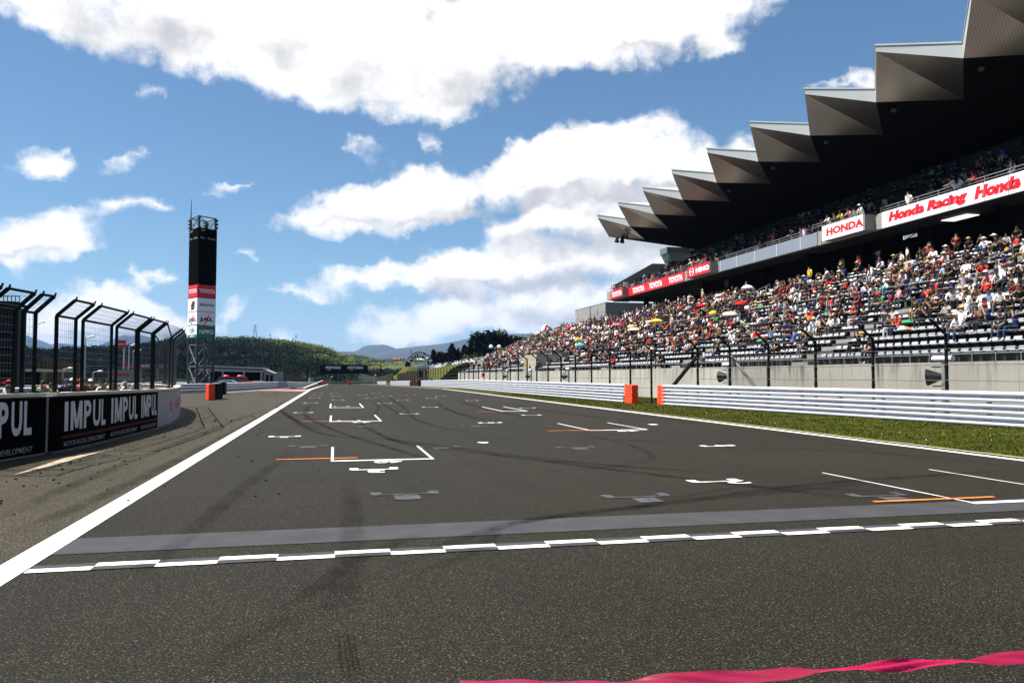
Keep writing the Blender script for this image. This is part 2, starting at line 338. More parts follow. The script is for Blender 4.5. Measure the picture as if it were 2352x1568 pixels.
def small(px,py,wd=.75,m=0,pad=0):
    x,y=gnd(px,py); h=wd/2; t=.06; z=.0085
    GB.quad((x-h,y,z),(x+h,y,z),(x+h,y+t,z),(x-h,y+t,z),m=m)
    for s in (-1,1):
        c=x+s*(h-.05); GB.quad((c-.07,y+t,z),(c+.07,y+t,z),(c+.07,y+.26,z),(c-.07,y+.26,z),m=m)
    if pad: GB.quad((x-.16,y-.42,z),(x+.16,y-.42,z),(x+.16,y-.06,z),(x-.16,y-.06,z),m=m)
Z1=lambda a,b:((880+a/2.352)*.6806,(1280+b/2.352)*.6806)
for p in [(860,1079),(1650,1107)]: small(*p)
for q in [(187,456),(337,265),(395,188),(428,148),(449,122),(461,105),(640,216),(613,163),(597,132),(586,112),(1180,275),(983,191),(876,149),(811,123),(1347,221),(1127,166),(1001,133),(917,111),(1828,346),(2155,285),(2123,228),(1680,168),(1354,151),(1428,134),(1192,124),(700,330)]: small(*Z1(*q))
small(1655,1025)
for p,wd in [((932,1136),.85),((1470,1142),.85),((2030,1140),.75),((708,1025),.8),((1010,1028),.85),((1325,1028),.85),((835,978),.85),((1090,978),.8)]: small(*p,wd,m=1,pad=1)
for l,r in [((634,1056),(822,1052)),((2018,1156),(2270,1140)),((690,968),(790,967)),((1260,990),(1380,988)),((1095,946),(1160,945))]:
    a=gnd(*l); b=gnd(*r); y=(a[1]+b[1])/2; GB.quad((a[0],y-.035,.0125),(b[0],y-.035,.0125),(b[0],y+.035,.0125),(a[0],y+.035,.0125),m=2)
def digit(txt,px,py,w,h,bold=.03):
    x,y=gnd(px,py)
    text_on(GB,txt,lambda u,v:(x+w*(.5-u),y+h*(.5-v),.0105),bold)
digit('40',867+25,1061,.5,.34); digit('3',864,1083,.28,.36); digit('2',1690,1108,.4,.3,.02); digit('5',653,1004,.24,.3); digit('6',1110,1017,.26,.36); digit('4',1658,1024,.3,.3); digit('39',1440,990,.6,.3); digit('42',Z1(800,235)[0],970,.6,.4); digit('8',1128,971,.24,.3); digit('1',1500,975,.25,.35)
tag(GB.build('grid_marking',[M_line,M_grey_faint,M_orange_paint]),kind='structure')
# tyre marks: thin dark rubber laid on the asphalt
def rubber(name,a):
    m=bpy.data.materials.new(name); m.use_nodes=True; t=m.node_tree; b=t.nodes['Principled BSDF']; b.inputs['Base Color'].default_value=(.0035,.0033,.003,1); b.inputs['Roughness'].default_value=.9; b.inputs['Specular IOR Level'].default_value=.03
    g=t.nodes.new('ShaderNodeNewGeometry'); n=noise(g.outputs['Position'],1.6,6,.7,tree=t); mr=t.nodes.new('ShaderNodeMapRange'); mr.inputs[1].default_value=.3; mr.inputs[2].default_value=.75; mr.inputs[4].default_value=a; t.links.new(n.outputs[0],mr.inputs[0])
    at=t.nodes.new('ShaderNodeAttribute'); at.attribute_name='edge'; t.links.new(math_('MULTIPLY',mr.outputs[0],at.outputs['Fac'],tree=t),b.inputs['Alpha']); return m
M_rub=rubber('tyre_rubber',.78)
tm_v=[];tm_f=[];tm_e=[]
def tyre(pts,w,k=1.):
    P=[Vector((*gnd(*p),0)) for p in pts]; Q=[]
    for i in range(len(P)-1):
        p0=P[max(i-1,0)];p1=P[i];p2=P[i+1];p3=P[min(i+2,len(P)-1)]
        for j in range(10):
            t=j/10; Q.append(.5*((2*p1)+(p2-p0)*t+(2*p0-5*p1+4*p2-p3)*t*t+(3*p1-p0-3*p2+p3)*t**3))
    Q.append(P[-1]); n=len(tm_v); z=.0135+.0003*(len(tm_f)%7)
    for i,q in enumerate(Q):
        d=(Q[min(i+1,len(Q)-1)]-Q[max(i-1,0)]).normalized(); nr=Vector((d.y,-d.x,0)); e=min(1,i/6,(len(Q)-1-i)/6)
        for o_,ee in ((-w/2,0),(-w/4,1),(w/4,1),(w/2,0)): r=q+nr*o_; tm_v.append((r.x,r.y,z)); tm_e.append(ee*e*k)
    for i in range(len(Q)-1):
        for j in range(3): tm_f.append((n+i*4+j,n+i*4+j+1,n+i*4+4+j+1,n+i*4+4+j))
for pts,w_,k in [([(430,1568),(640,1420),(800,1300),(1000,1210)],.2,.42),([(620,1490),(700,1410),(860,1370)],.16,.3),([(786,1568),(780,1510),(774,1452)],.022,.9),([(803,1568),(794,1510),(786,1452)],.02,.8),([(818,1568),(806,1510),(796,1452)],.024,.9),([(832,1568),(818,1510),(808,1452)],.018,.6),
  ([(1100,1210),(1500,1160),(1900,1110),(2352,1080)],.22,.7),([(900,1300),(1200,1200),(1600,1150),(2100,1100)],.22,.5),([(800,955),(900,1010),(1100,1040),(1500,1090),(2000,1150)],.22,.9),([(640,935),(720,990),(900,1010),(1300,1060),(1700,1090)],.22,.8),
  ([(1050,920),(1120,940),(1240,965)],.3,1),([(1000,925),(1040,945),(1110,965)],.3,.9),([(1150,925),(1300,950),(1450,965)],.3,.7),([(880,905),(920,930),(960,965),(1100,1000)],.22,.7),([(720,925),(700,950),(760,985),(900,1030),(1000,1060)],.22,.7),([(690,915),(640,930),(660,955),(740,990)],.25,.8),
  ([(1200,1090),(1500,1050),(1300,990),(1000,950)],.2,.5),([(0,1240),(300,1110),(520,1000),(650,930)],.3,.6),([(0,1190),(250,1080),(480,990),(620,935)],.3,.5),([(60,1090),(300,1000),(500,940)],.3,.35),([(300,1330),(420,1240),(560,1120),(680,1030)],.28,.4),([(620,900),(600,905),(640,915)],.25,.9),([(645,899),(630,903),(655,912)],.25,.9),([(570,901),(555,905),(540,911)],.25,.6),
  ([(1400,1180),(1700,1120),(2000,1130),(2352,1160)],.2,.4),([(1250,1000),(1600,1020),(2000,1040),(2352,1075)],.22,.5),([(850,920),(870,935),(850,960)],.2,.6),([(930,900),(950,910),(1010,925)],.25,.6),([(840,900),(860,915),(900,940),(930,960)],.2,.6),([(1300,930),(1500,960),(1800,1000),(2100,1050)],.22,.4),([(960,1320),(1100,1260),(1150,1200)],.2,.4),([(1000,1000),(1350,1010),(1800,1010)],.2,.35),([(760,1430),(800,1300),(810,1200),(800,1100)],.3,.35)]: tyre(pts,w_,k)
me=bpy.data.meshes.new('tyre_mark'); me.from_pydata(tm_v,[],tm_f); me.materials.append(M_rub); at=me.attributes.new('edge','FLOAT','POINT'); at.data.foreach_set('value',tm_e)
o=bpy.data.objects.new('tyre_mark',me); COL.objects.link(o); tag(o,kind='structure')
# small bits of rubber and stones by the pit wall
mb=MB()
for i in range(260):
    t=rnd(); x=-4.6+uni(0,2.2)*rnd()+ (0 if i%3 else uni(0,4)); y=uni(9,34)
    r=uni(.006,.022); mb.ell((x,y,r*.5),(r*uni(.8,1.6),r,r*.6),5,3,rot=uni(0,3),m=i%40==0)
tag(mb.build('rubber_crumbs',[mat('rubber_crumb',(.015,.015,.015),.8),mat('pale_stone',(.2,.19,.16),.8)]),'small crumbs of black rubber and stones scattered on the asphalt','debris',kind='stuff')
# grass blades and dandelions on the verge
def grass_blades():
    n=46000; rs=np.random.RandomState(3)
    Y=8+55*rs.rand(n)**1.5; X=12.42+rs.rand(n)*(8.3)
    cl=np.sin(X*2.1+np.sin(Y*1.3)*2)+np.sin(Y*1.7+X*.8); h=(.018+.034*rs.rand(n))*(1+.35*cl*(.5)); h=np.clip(h,.012,.1)*(1+.35*(np.abs(X-18.8)<.5))
    a=rs.rand(n)*6.283; w_=.006+.008*rs.rand(n)+Y*.0002; lx=(rs.rand(n)-.5)*.08; ly=(rs.rand(n)-.5)*.08
    v=np.zeros((n,3,3)); v[:,0]=np.stack([X-np.cos(a)*w_,Y-np.sin(a)*w_,np.full(n,.03)],1); v[:,1]=np.stack([X+np.cos(a)*w_,Y+np.sin(a)*w_,np.full(n,.03)],1); v[:,2]=np.stack([X+lx,Y+ly,.03+h],1)
    me=bpy.data.meshes.new('grass'); me.vertices.add(3*n); me.vertices.foreach_set('co',v.reshape(-1)); me.loops.add(3*n); me.loops.foreach_set('vertex_index',np.arange(3*n,dtype=np.int32))
    me.polygons.add(n); me.polygons.foreach_set('loop_start',np.arange(0,3*n,3,dtype=np.int32)); me.polygons.foreach_set('loop_total',np.full(n,3,dtype=np.int32))
    ms=[mat('grass_blade_a',(.048,.056,.0),.9),mat('grass_blade_b',(.006,.018,.0),.9),mat('grass_blade_c',(.07,.046,.002),.9)]
    for q in ms: me.materials.append(q)
    mi=np.where(rs.rand(n)<.16,2,np.where(cl+rs.rand(n)*1.6-.8>0.1,0,1)).astype(np.int32); me.polygons.foreach_set('material_index',mi); me.update(calc_edges=True)
    o=bpy.data.objects.new('grass',me); COL.objects.link(o); tag(o,'short green grass with dry tufts covering the verge beside the track','grass',kind='stuff')
grass_blades()
mb=MB()
for i in range(60):
    x=uni(12.6,18.5); y=8+45*rnd()**1.3; mb.ell((x,y,.075),(.016,.016,.012),6,3,m=i%2); mb.tube((x,y,.03),(x,y,.085),.003,3,m=2)
tag(mb.build('dandelion_flowers',[mat('dandelion_white',(.7,.7,.6),.8),mat('dandelion_yellow',(.75,.5,.03),.8),mat('dandelion_stem',(.08,.15,.02),.8)]),'tiny white and yellow dandelions dotted over the grass verge','flowers',kind='stuff')
# ---------------------------------------------------------------- guardrails
WP=[]
for k in range(3):
    z0=.03+.355*k
    WP.append([(-.0,z0),(-.015,z0+.012),(-.085,z0+.035),(-.09,z0+.075),(-.02,z0+.115),(-.01,z0+.155),(-.02,z0+.195),(-.09,z0+.235),(-.085,z0+.275),(-.015,z0+.31),(0,z0+.325)])
def guardrail(name,path,label,side=1,hs=1.,step=2.,posts=True,group=None,mt=None,bolts=0):
    """side=+1: face to the left of travel"""
    mt=mt or M_steel; c=path[0]; t=thing(name,label,'guardrail',(c[0],c[1],c[2]),group=group)
    for k in range(3):
        mb=MB(); mb.sweep([(d*side,z*hs) for d,z in WP[k]],path); o=mb.build('rail_beam',mt,t)
    # posts and bolts
    P=[Vector(p) for p in path]; acc=0; mbp=[]; nb=MB(); npost=0
    for a,b in zip(P,P[1:]):
        L_=(b-a).length; s=(-acc)%step
        while s<L_:
            p=a+(b-a)*s/L_; d=(b-a).normalized(); nr=Vector((d.y,-d.x,0))*side
            if posts and npost<60: MB().bar(p+nr*.09+Vector((0,0,-.1)),p+nr*.09+Vector((0,0,1.06*hs)),.1,.1).build('post',mt,t); npost+=1
            if bolts and (p-Vector((0,0,0))).length<bolts:
                for kk in range(3):
                    for dd in (-.12,-.05,.05,.12):
                        q=p+d*dd+Vector((0,0,(.03+.355*kk+.155)*hs))-nr*.012; nb.tube(q,q-nr*.012,.014,6)
                q=p+d*1.0
                for kk in range(3):
                    for dd in (-.07,.07):
                        q2=q+d*dd+Vector((0,0,(.03+.355*kk+.155)*hs))-nr*.012; nb.tube(q2,q2-nr*.012,.014,6)
            s+=step
        acc+=L_
    if nb.v: nb.build('bolts',mat('bolt_steel',(.06,.06,.07),.5),t)['kind']='stuff'
    return t
def RX(y):
    pts=[(-20,22.4),(5,20.9),(18.8,19.35),(26.5,18.25),(38.2,16.45),(41,15.85),(60,15.2),(90,15.0),(150,15.0),(400,15.)]
    for (a,xa),(b,xb) in zip(pts,pts[1:]):
        if y<=b: return xa+(xb-xa)*(y-a)/(b-a)
    return 15.
guardrail('guardrail',[(RX(y),y,zg(y)) for y in (0,6,12,18.8,22.6,26.5,32,37.7)],'white triple guardrail on the grass at the right edge of the photo, nearer of two',1,bolts=45)
guardrail('guardrail',[(RX(y),y,zg(y)) for y in (41.4,48,55,62,72,82,92,105,120,138)],'long white triple guardrail on the verge, running away from the orange block gap',1,bolts=60)
guardrail('guardrail',[(15,y,zg(y)) for y in (158,180,200,215)],'short white guardrail on the far grass past the marshal opening',1)
guardrail('guardrail',[(15.2,y,zg(y)) for y in (235,260,285)],'most distant pale guardrail piece on the right verge near the gantry',1,posts=False)
guardrail('guardrail',[(-34,60,0),(-20,66.5,0),(-13,71.5,0),(-10.4,80,0),(-8.2,91,0),(-5.6,100.5,0),(-5.2,115,-.2),(-5.2,170,zg(170)),(-5.2,290,zg(290))],'pale grey guardrail curving along the pit exit in front of the tower',-1,.76)
guardrail('guardrail',[(-30,25,0),(-16,30,0),(-11.8,36,0),(-13,44,0)],'white guardrail behind the pit wall at the left edge of the photo',-1,1.)
# orange foam end blocks
def stack_block(x,y,z,label,w_=.34,d=.5,n=3,h=.345,mt=None,name='barrier_block',rz=0,group='orange barrier end blocks'):
    t=thing(name,label,'barrier block',(x,y,z),group=group,absolute=False,rz=rz)
    for k in range(n):
        mb=MB(); r=.05; pts=[]
        for cx,cy,a0 in ((w_-r,d-r,0),(-w_+r,d-r,90),(-w_+r,-d+r,180),(w_-r,-d+r,270)):
            for j in range(4): a=R(a0+30*j); pts.append((cx+r*math.cos(a),cy+r*math.sin(a)))
        mb.hexa([(a*.97,b*.97,k*h+.005) for a,b in pts],[(a,b,k*h+.03) for a,b in pts]); mb.hexa([(a,b,k*h+.03) for a,b in pts],[(a,b,k*h+h-.03) for a,b in pts]); mb.hexa([(a,b,k*h+h-.03) for a,b in pts],[(a*.96,b*.96,k*h+h-.004) for a,b in pts])
        mb.build('foam_segment',mt or M_orange,t)
    return t
stack_block(15.93,40.6,0,'orange three-tier foam block capping the far guardrail, left of the gap',.2,.55)
stack_block(16.62,37.9,0,'orange three-tier foam block capping the near guardrail, right of the gap',.16,.4)
stack_block(14.9,157,zg(157),'small distant orange block at the marshal opening on the verge',.2,.4)
stack_block(*gnd(483,919),0,'tall orange block standing alone on the pit exit asphalt',.18,.22,h=.33,rz=R(-50))
for px,py,Y,l in [(802,877,235,'distant red block left of the far grass tongue'),(915,882,234,'distant red block ending a far right guardrail'),(741,878,300,'distant red block beside the left gantry leg'),(1000,884,150,None)]:
    if l: x,y,z=atY(px,py,Y); stack_block(x,Y,zg(Y),l,.5 if Y<290 else 1.0,.4,h=.4)
# dark navy tyre blocks behind the orange one
a=gnd(490,918); t=thing('tyre_barrier','dark navy tyre barrier right behind the lone orange block','tyre barrier',(a[0],a[1],0))
MB().box(a[0]-.02,a[0]+.17,a[1]+.2,a[1]+3,0,1.0).build('rubber_cover',M_navy,t); MB().box(a[0]-.3,a[0]+.1,a[1]+.5,a[1]+2.9,1.0,1.04).build('pale_top',mat('pale_green_plastic',(.3,.45,.36),.6),t)
a=gnd(494,906); b=gnd(514,906); t=thing('tyre_barrier','wide dark navy tyre barrier set back before the pit exit guardrail','tyre barrier',(a[0],a[1],0))
MB().box(a[0]-.1,b[0],a[1],a[1]+1.2,0,1.0).build('rubber_cover',M_navy,t); MB().box(b[0]+.01,b[0]+.06,a[1]+.1,a[1]+1.1,0,.95).build('end_panel',mat('maroon_rubber',(.05,.012,.02),.7),t)
# ================================================================ LEFT: pit wall with catch fence
WALL=[(-6.9,2),(-6.4,9),(-6.0,14),(-5.75,16),(-5.4,17.5),(-5.22,19.5),(-5.12,21.6),(-5.02,24.5),(-5.08,27),(-5.6,31.2),(-6.5,36.2),(-7.9,41),(-9.8,45),(-12.5,48)]
def smooth(P,n=5):
    Q=[]
    for i in range(len(P)-1):
        p0=P[max(i-1,0)];p1=P[i];p2=P[i+1];p3=P[min(i+2,len(P)-1)]
        for j in range(n):
            t=j/n; Q.append(tuple(.5*((2*b)+(c-a)*t+(2*a-5*b+4*c-d)*t*t+(3*b-a-3*c+d)*t**3) for a,b,c,d in zip(p0,p1,p2,p3)))
    return Q+[P[-1]]
WS=smooth(WALL); WLEN=[0]
for a,b in zip(WS,WS[1:]): WLEN.append(WLEN[-1]+math.dist(a,b))
def wat(s_,off=0.):      # point on the wall face at arc length, off = towards the track
    s_=max(0,min(s_,WLEN[-1]-1e-4))
    for i in range(len(WS)-1):
        if s_<=WLEN[i+1]:
            t=(s_-WLEN[i])/(WLEN[i+1]-WLEN[i]); a,b=WS[i],WS[i+1]; dx,dy=b[0]-a[0],b[1]-a[1]; l=math.hypot(dx,dy)
            return (a[0]+dx*t+dy/l*off,a[1]+dy*t-dx/l*off)
def wtop(s_): return 1.22-.1*min(1,max(0,(wat(s_)[1]-14)/14))
def warc(px,z=1.1):      # arc length where the wall face crosses an image column
    best=None; d=ray(px,870); 
    for i in range(0,1200):
        s_=WLEN[-1]*i/1200; x,y=wat(s_); v=abs(x*d[1]-y*d[0])/math.hypot(x,y)
        if y>2 and (best is None or v<best[0]-1e-6) and s_<WLEN[-1]*.86: best=(v,s_)
    return best[1]
t=thing('pit_wall','low concrete pit wall curving along the left edge of the track','wall',(-6,15,0))
def wallpath(s0,s1,off=0,n=60): return [(*wat(s0+(s1-s0)*i/n,off),0) for i in range(n+1)]
def wall_sweep(name,s0,s1,o0,o1,z0,z1,m,par,topf=True):
    mb=MB(); n=70; k=0
    for i in range(n+1):
        s_=s0+(s1-s0)*i/n; zt=wtop(s_)+z1 if topf else z1
        for o_,z in ((o0,z0 if not callable(z0) else z0(s_)),(o1,z0 if not callable(z0) else z0(s_)),(o1,zt),(o0,zt)): mb.v.append((*wat(s_,o_),z))
    for i in range(n):
        for j in range(4): j2=(j+1)%4; mb.f.append((4*i+j,4*i+j2,4*i+4+j2,4*i+4+j)); mb.m.append(0)
    mb.f+=[(0,1,2,3),(4*n+3,4*n+2,4*n+1,4*n)]; mb.m+=[0,0]
    return mb.build(name,m,par)
SB=warc(364); S1=warc(108); S2=warc(150)
wall_sweep('wall_body',0,WLEN[-1],-.3,-.012,-.1,-.07,M_conc2,t)
M_cap=mat('pale_cap',(.62,.57,.45),.8,var=.25,vscale=2)
capz=lambda s_:wtop(s_)-.066
for i,(a,b) in enumerate([(0,S1-.05)]+[(S2-.3+j*(WLEN[-1]-S2)/9,S2-.3+(j+1)*(WLEN[-1]-S2)/9-.03) for j in range(9)]): wall_sweep('coping',a,b,-.34,.02,capz,0.,M_cap,t)
def banner(name,label,s0,s1,m,cat='banner'):
    bt=thing(name,label,cat,(*wat(s0),0)); wall_sweep('sheet',s0,s1,-.008,.0,.035,-.085,m,bt); return bt
M_bblack=mat('black_banner',(.003,.003,.003),.9,spec=.02); M_bwhite=mat('white_banner',(.34,.32,.325),.6)
b1=banner('advert_banner','black advert banner on the pit wall with IMPUL lettered three times over a red stripe',S1+.1,SB-.02,M_bblack)
b0=banner('advert_banner','black advert banner ending in PUL at the left edge of the photo',0,S1,M_bblack)
b2=banner('advert_banner','white advert banner with red lettering at the far curved end of the pit wall',SB,WLEN[-1]-.2,M_bwhite)
M_let=mat('pale_lettering',(.55,.55,.55),.5); M_let2=mat('small_lettering',(.25,.25,.25),.5); M_stripe=mat('dark_red_stripe',(.08,.004,.004),.7)
def wtext(par,txt,s0,s1,z0,z1,m,bold=.04,name='lettering'):
    mb=MB(); text_on(mb,txt,lambda u,v:(*wat(s0+(s1-s0)*u,.006),z0+(z1-z0)*v),bold); return mb.build(name,m,par)
for a,b in ((150,244),(257,317),(325,360)):
    sa,sb=warc(a),warc(b); 
    for k,ch in enumerate('IMPUL'):
        u0,u1={0:(0,.07),1:(.12,.38),2:(.42,.6),3:(.65,.85),4:(.88,1.)}[k]
        if ch=='M':
            mm=MB(); c0,c1=sa+(sb-sa)*u0,sa+(sb-sa)*u1
            for qi,qd in enumerate(([(0,0),(.24,0),(.24,1),(0,1)],[(.76,0),(1,0),(1,1),(.76,1)],[(.03,1),(.3,1),(.6,.05),(.4,.05)],[(.7,1),(.97,1),(.6,.05),(.4,.05)])): mm.quad(*[(*wat(c0+(c1-c0)*u,.006+.0012*qi),.40+.6*v) for u,v in qd])
            mm.build('lettering',M_let,b1); continue
        wtext(b1,ch,sa+(sb-sa)*u0,sa+(sb-sa)*u1,.40,1.0,M_let,.012 if ch=='M' else .03)
    wtext(b1,'MOTOR RACING DEVELOPMENT',sa,sb,.085,.19,M_let2,.01)
wall_sweep('stripe',warc(145),SB-.03,.0,.004,.25,.31,M_stripe,b1,False)
sp=warc(1); sa=sp-.35; sb=warc(78)
for ch,u0,u1 in (('P',.22,.45),('U',.52,.76),('L',.8,.97)): wtext(b0,ch,sa+(sb-sa)*u0,sa+(sb-sa)*u1,.42,1.06,M_let,.035)
MB_=MB(); 
wtext(b0,'MOTOR RACING DEVELOPMENT',sa-.9,sb,.09,.2,M_let2,.01)
wall_sweep('stripe',0,sa-.1,.0,.004,.26,.32,M_stripe,b0,False)
wtext(b2,'BOSCH',warc(382),warc(391),.42,.72,mat('faded_red_lettering',(.5,.1,.08),.6),.03)
wtext(b2,'BOSCH',warc(404),warc(409),.42,.72,MC['faded_red_lettering'],.03)
mb=MB()
for px in (374,398):
    sc=warc(px); n=24
    for i in range(n):
        a0=2*math.pi*i/n; a1=2*math.pi*(i+1)/n
        q=lambda a,r:(*wat(sc+math.cos(a)*r,.006),.58+math.sin(a)*r)
        mb.quad(q(a0,.15),q(a1,.15),q(a1,.19),q(a0,.19))
    mb.quad((*wat(sc-.1,.006),.56),(*wat(sc+.1,.006),.56),(*wat(sc+.1,.006),.6),(*wat(sc-.1,.006),.6))
mb.build('ring_mark',mat('grey_mark',(.4,.38,.4),.6),b2)
# fence frames standing on the wall
def fence_frame(pa,pb,label,full=True):
    s0,s1=warc(pa),warc(pb); 
    if s1-s0<.3: s1=s0+.5
    t=thing('fence_panel',label,'fence panel',(*wat(s0,-.16),wtop(s0)),group='bent wire fence panels on the pit wall')
    zb=2.76; out=.36; zt=3.08; P=[]
    for s_ in (s0,s1):
        z0=wtop(s_); a=(*wat(s_,-.16),z0-.02); b=(*wat(s_,-.16),zb); c=(*wat(s_,-.16+out),zt); P.append((a,b,c))
        mb=MB(); mb.bar(a,b,.062,.05); mb.bar(b,c,.05,.062); mb.box(a[0]-.08,a[0]+.08,a[1]-.06,a[1]+.06,z0-.001,z0+.025); mb.build('post',M_dsteel,t)
        MB().bar((c[0],c[1],c[2]-.02),(c[0]+.03,c[1],c[2]+.07),.05,.02).build('end_bracket',M_dsteel,t)
    for k,(z,nm) in enumerate(((1,'middle_rail'),(2,'top_rail'))):
        MB().tube(P[0][z],P[1][z],.026,6).build(nm,M_dsteel,t)
    l=lambda s_,z:(*wat(s_,-.16),z)
    MB().tube(l(s0,wtop(s0)+.22),l(s1,wtop(s1)+.22),.014,5).build('lower_rail',M_dsteel,t)
    w_=MB(); n=max(2,int((s1-s0)/.085))
    for i in range(1,n):
        s_=s0+(s1-s0)*i/n; w_.tube(l(s_,wtop(s_)+.05),l(s_,zb),.0028,3,cap=False); w_.tube(l(s_,zb),(*wat(s_,-.16+out),zt),.0028,3,cap=False)
    for i in range(1,11): z=wtop(s0)+(zb-wtop(s0))*i/11; w_.tube(l(s0,z),l(s1,z),.0035,3,cap=False)
    for i in range(1,4): f=i/4; w_.tube((*wat(s0,-.16+out*f),zb+(zt-zb)*f),(*wat(s1,-.16+out*f),zb+(zt-zb)*f),.0035,3,cap=False)
    w_.build('wire_mesh',M_wire,t); return t
fr=[(-150,-90),(-80,-31),(-14,49),(68,98),(145,190),(206,270),(282,325),(331,361),(365,387),(389,399),(400.5,407)]
lb=['bent fence panel just outside the left edge, nearest the camera','second nearest bent fence panel, cut by the left edge of the photo','wide bent wire fence panel over the PUL lettering','narrow bent wire fence panel over the gap between the two black banners','bent wire fence panel above the first IMPUL','widest bent wire fence panel, above the first and second IMPUL','bent wire fence panel above the second and third IMPUL','bent wire fence panel above the third IMPUL','narrow bent fence panel above the join of black and white banners','bent fence panel above the middle of the white banner','farthest bent fence panel at the end of the pit wall']
for (a,b),l in zip(fr,lb): fence_frame(a,b,l)
# base kerb under the wall
wall_sweep('wall_footing',S1,WLEN[-1],.002,.16,-.02,.03,mat('dirty_kerb',(.16,.15,.13),.9,var=.5,vscale=6),t,False)
mb=MB(); mb.quad(*[(*gnd(*p),.012) for p in ((30,1092),(150,1052),(262,1033),(225,1040),(120,1070))]); tag(mb.build('kerb_paint',mat('worn_cream_paint',(.5,.42,.3),.8,var=.4,vscale=5)),kind='structure')
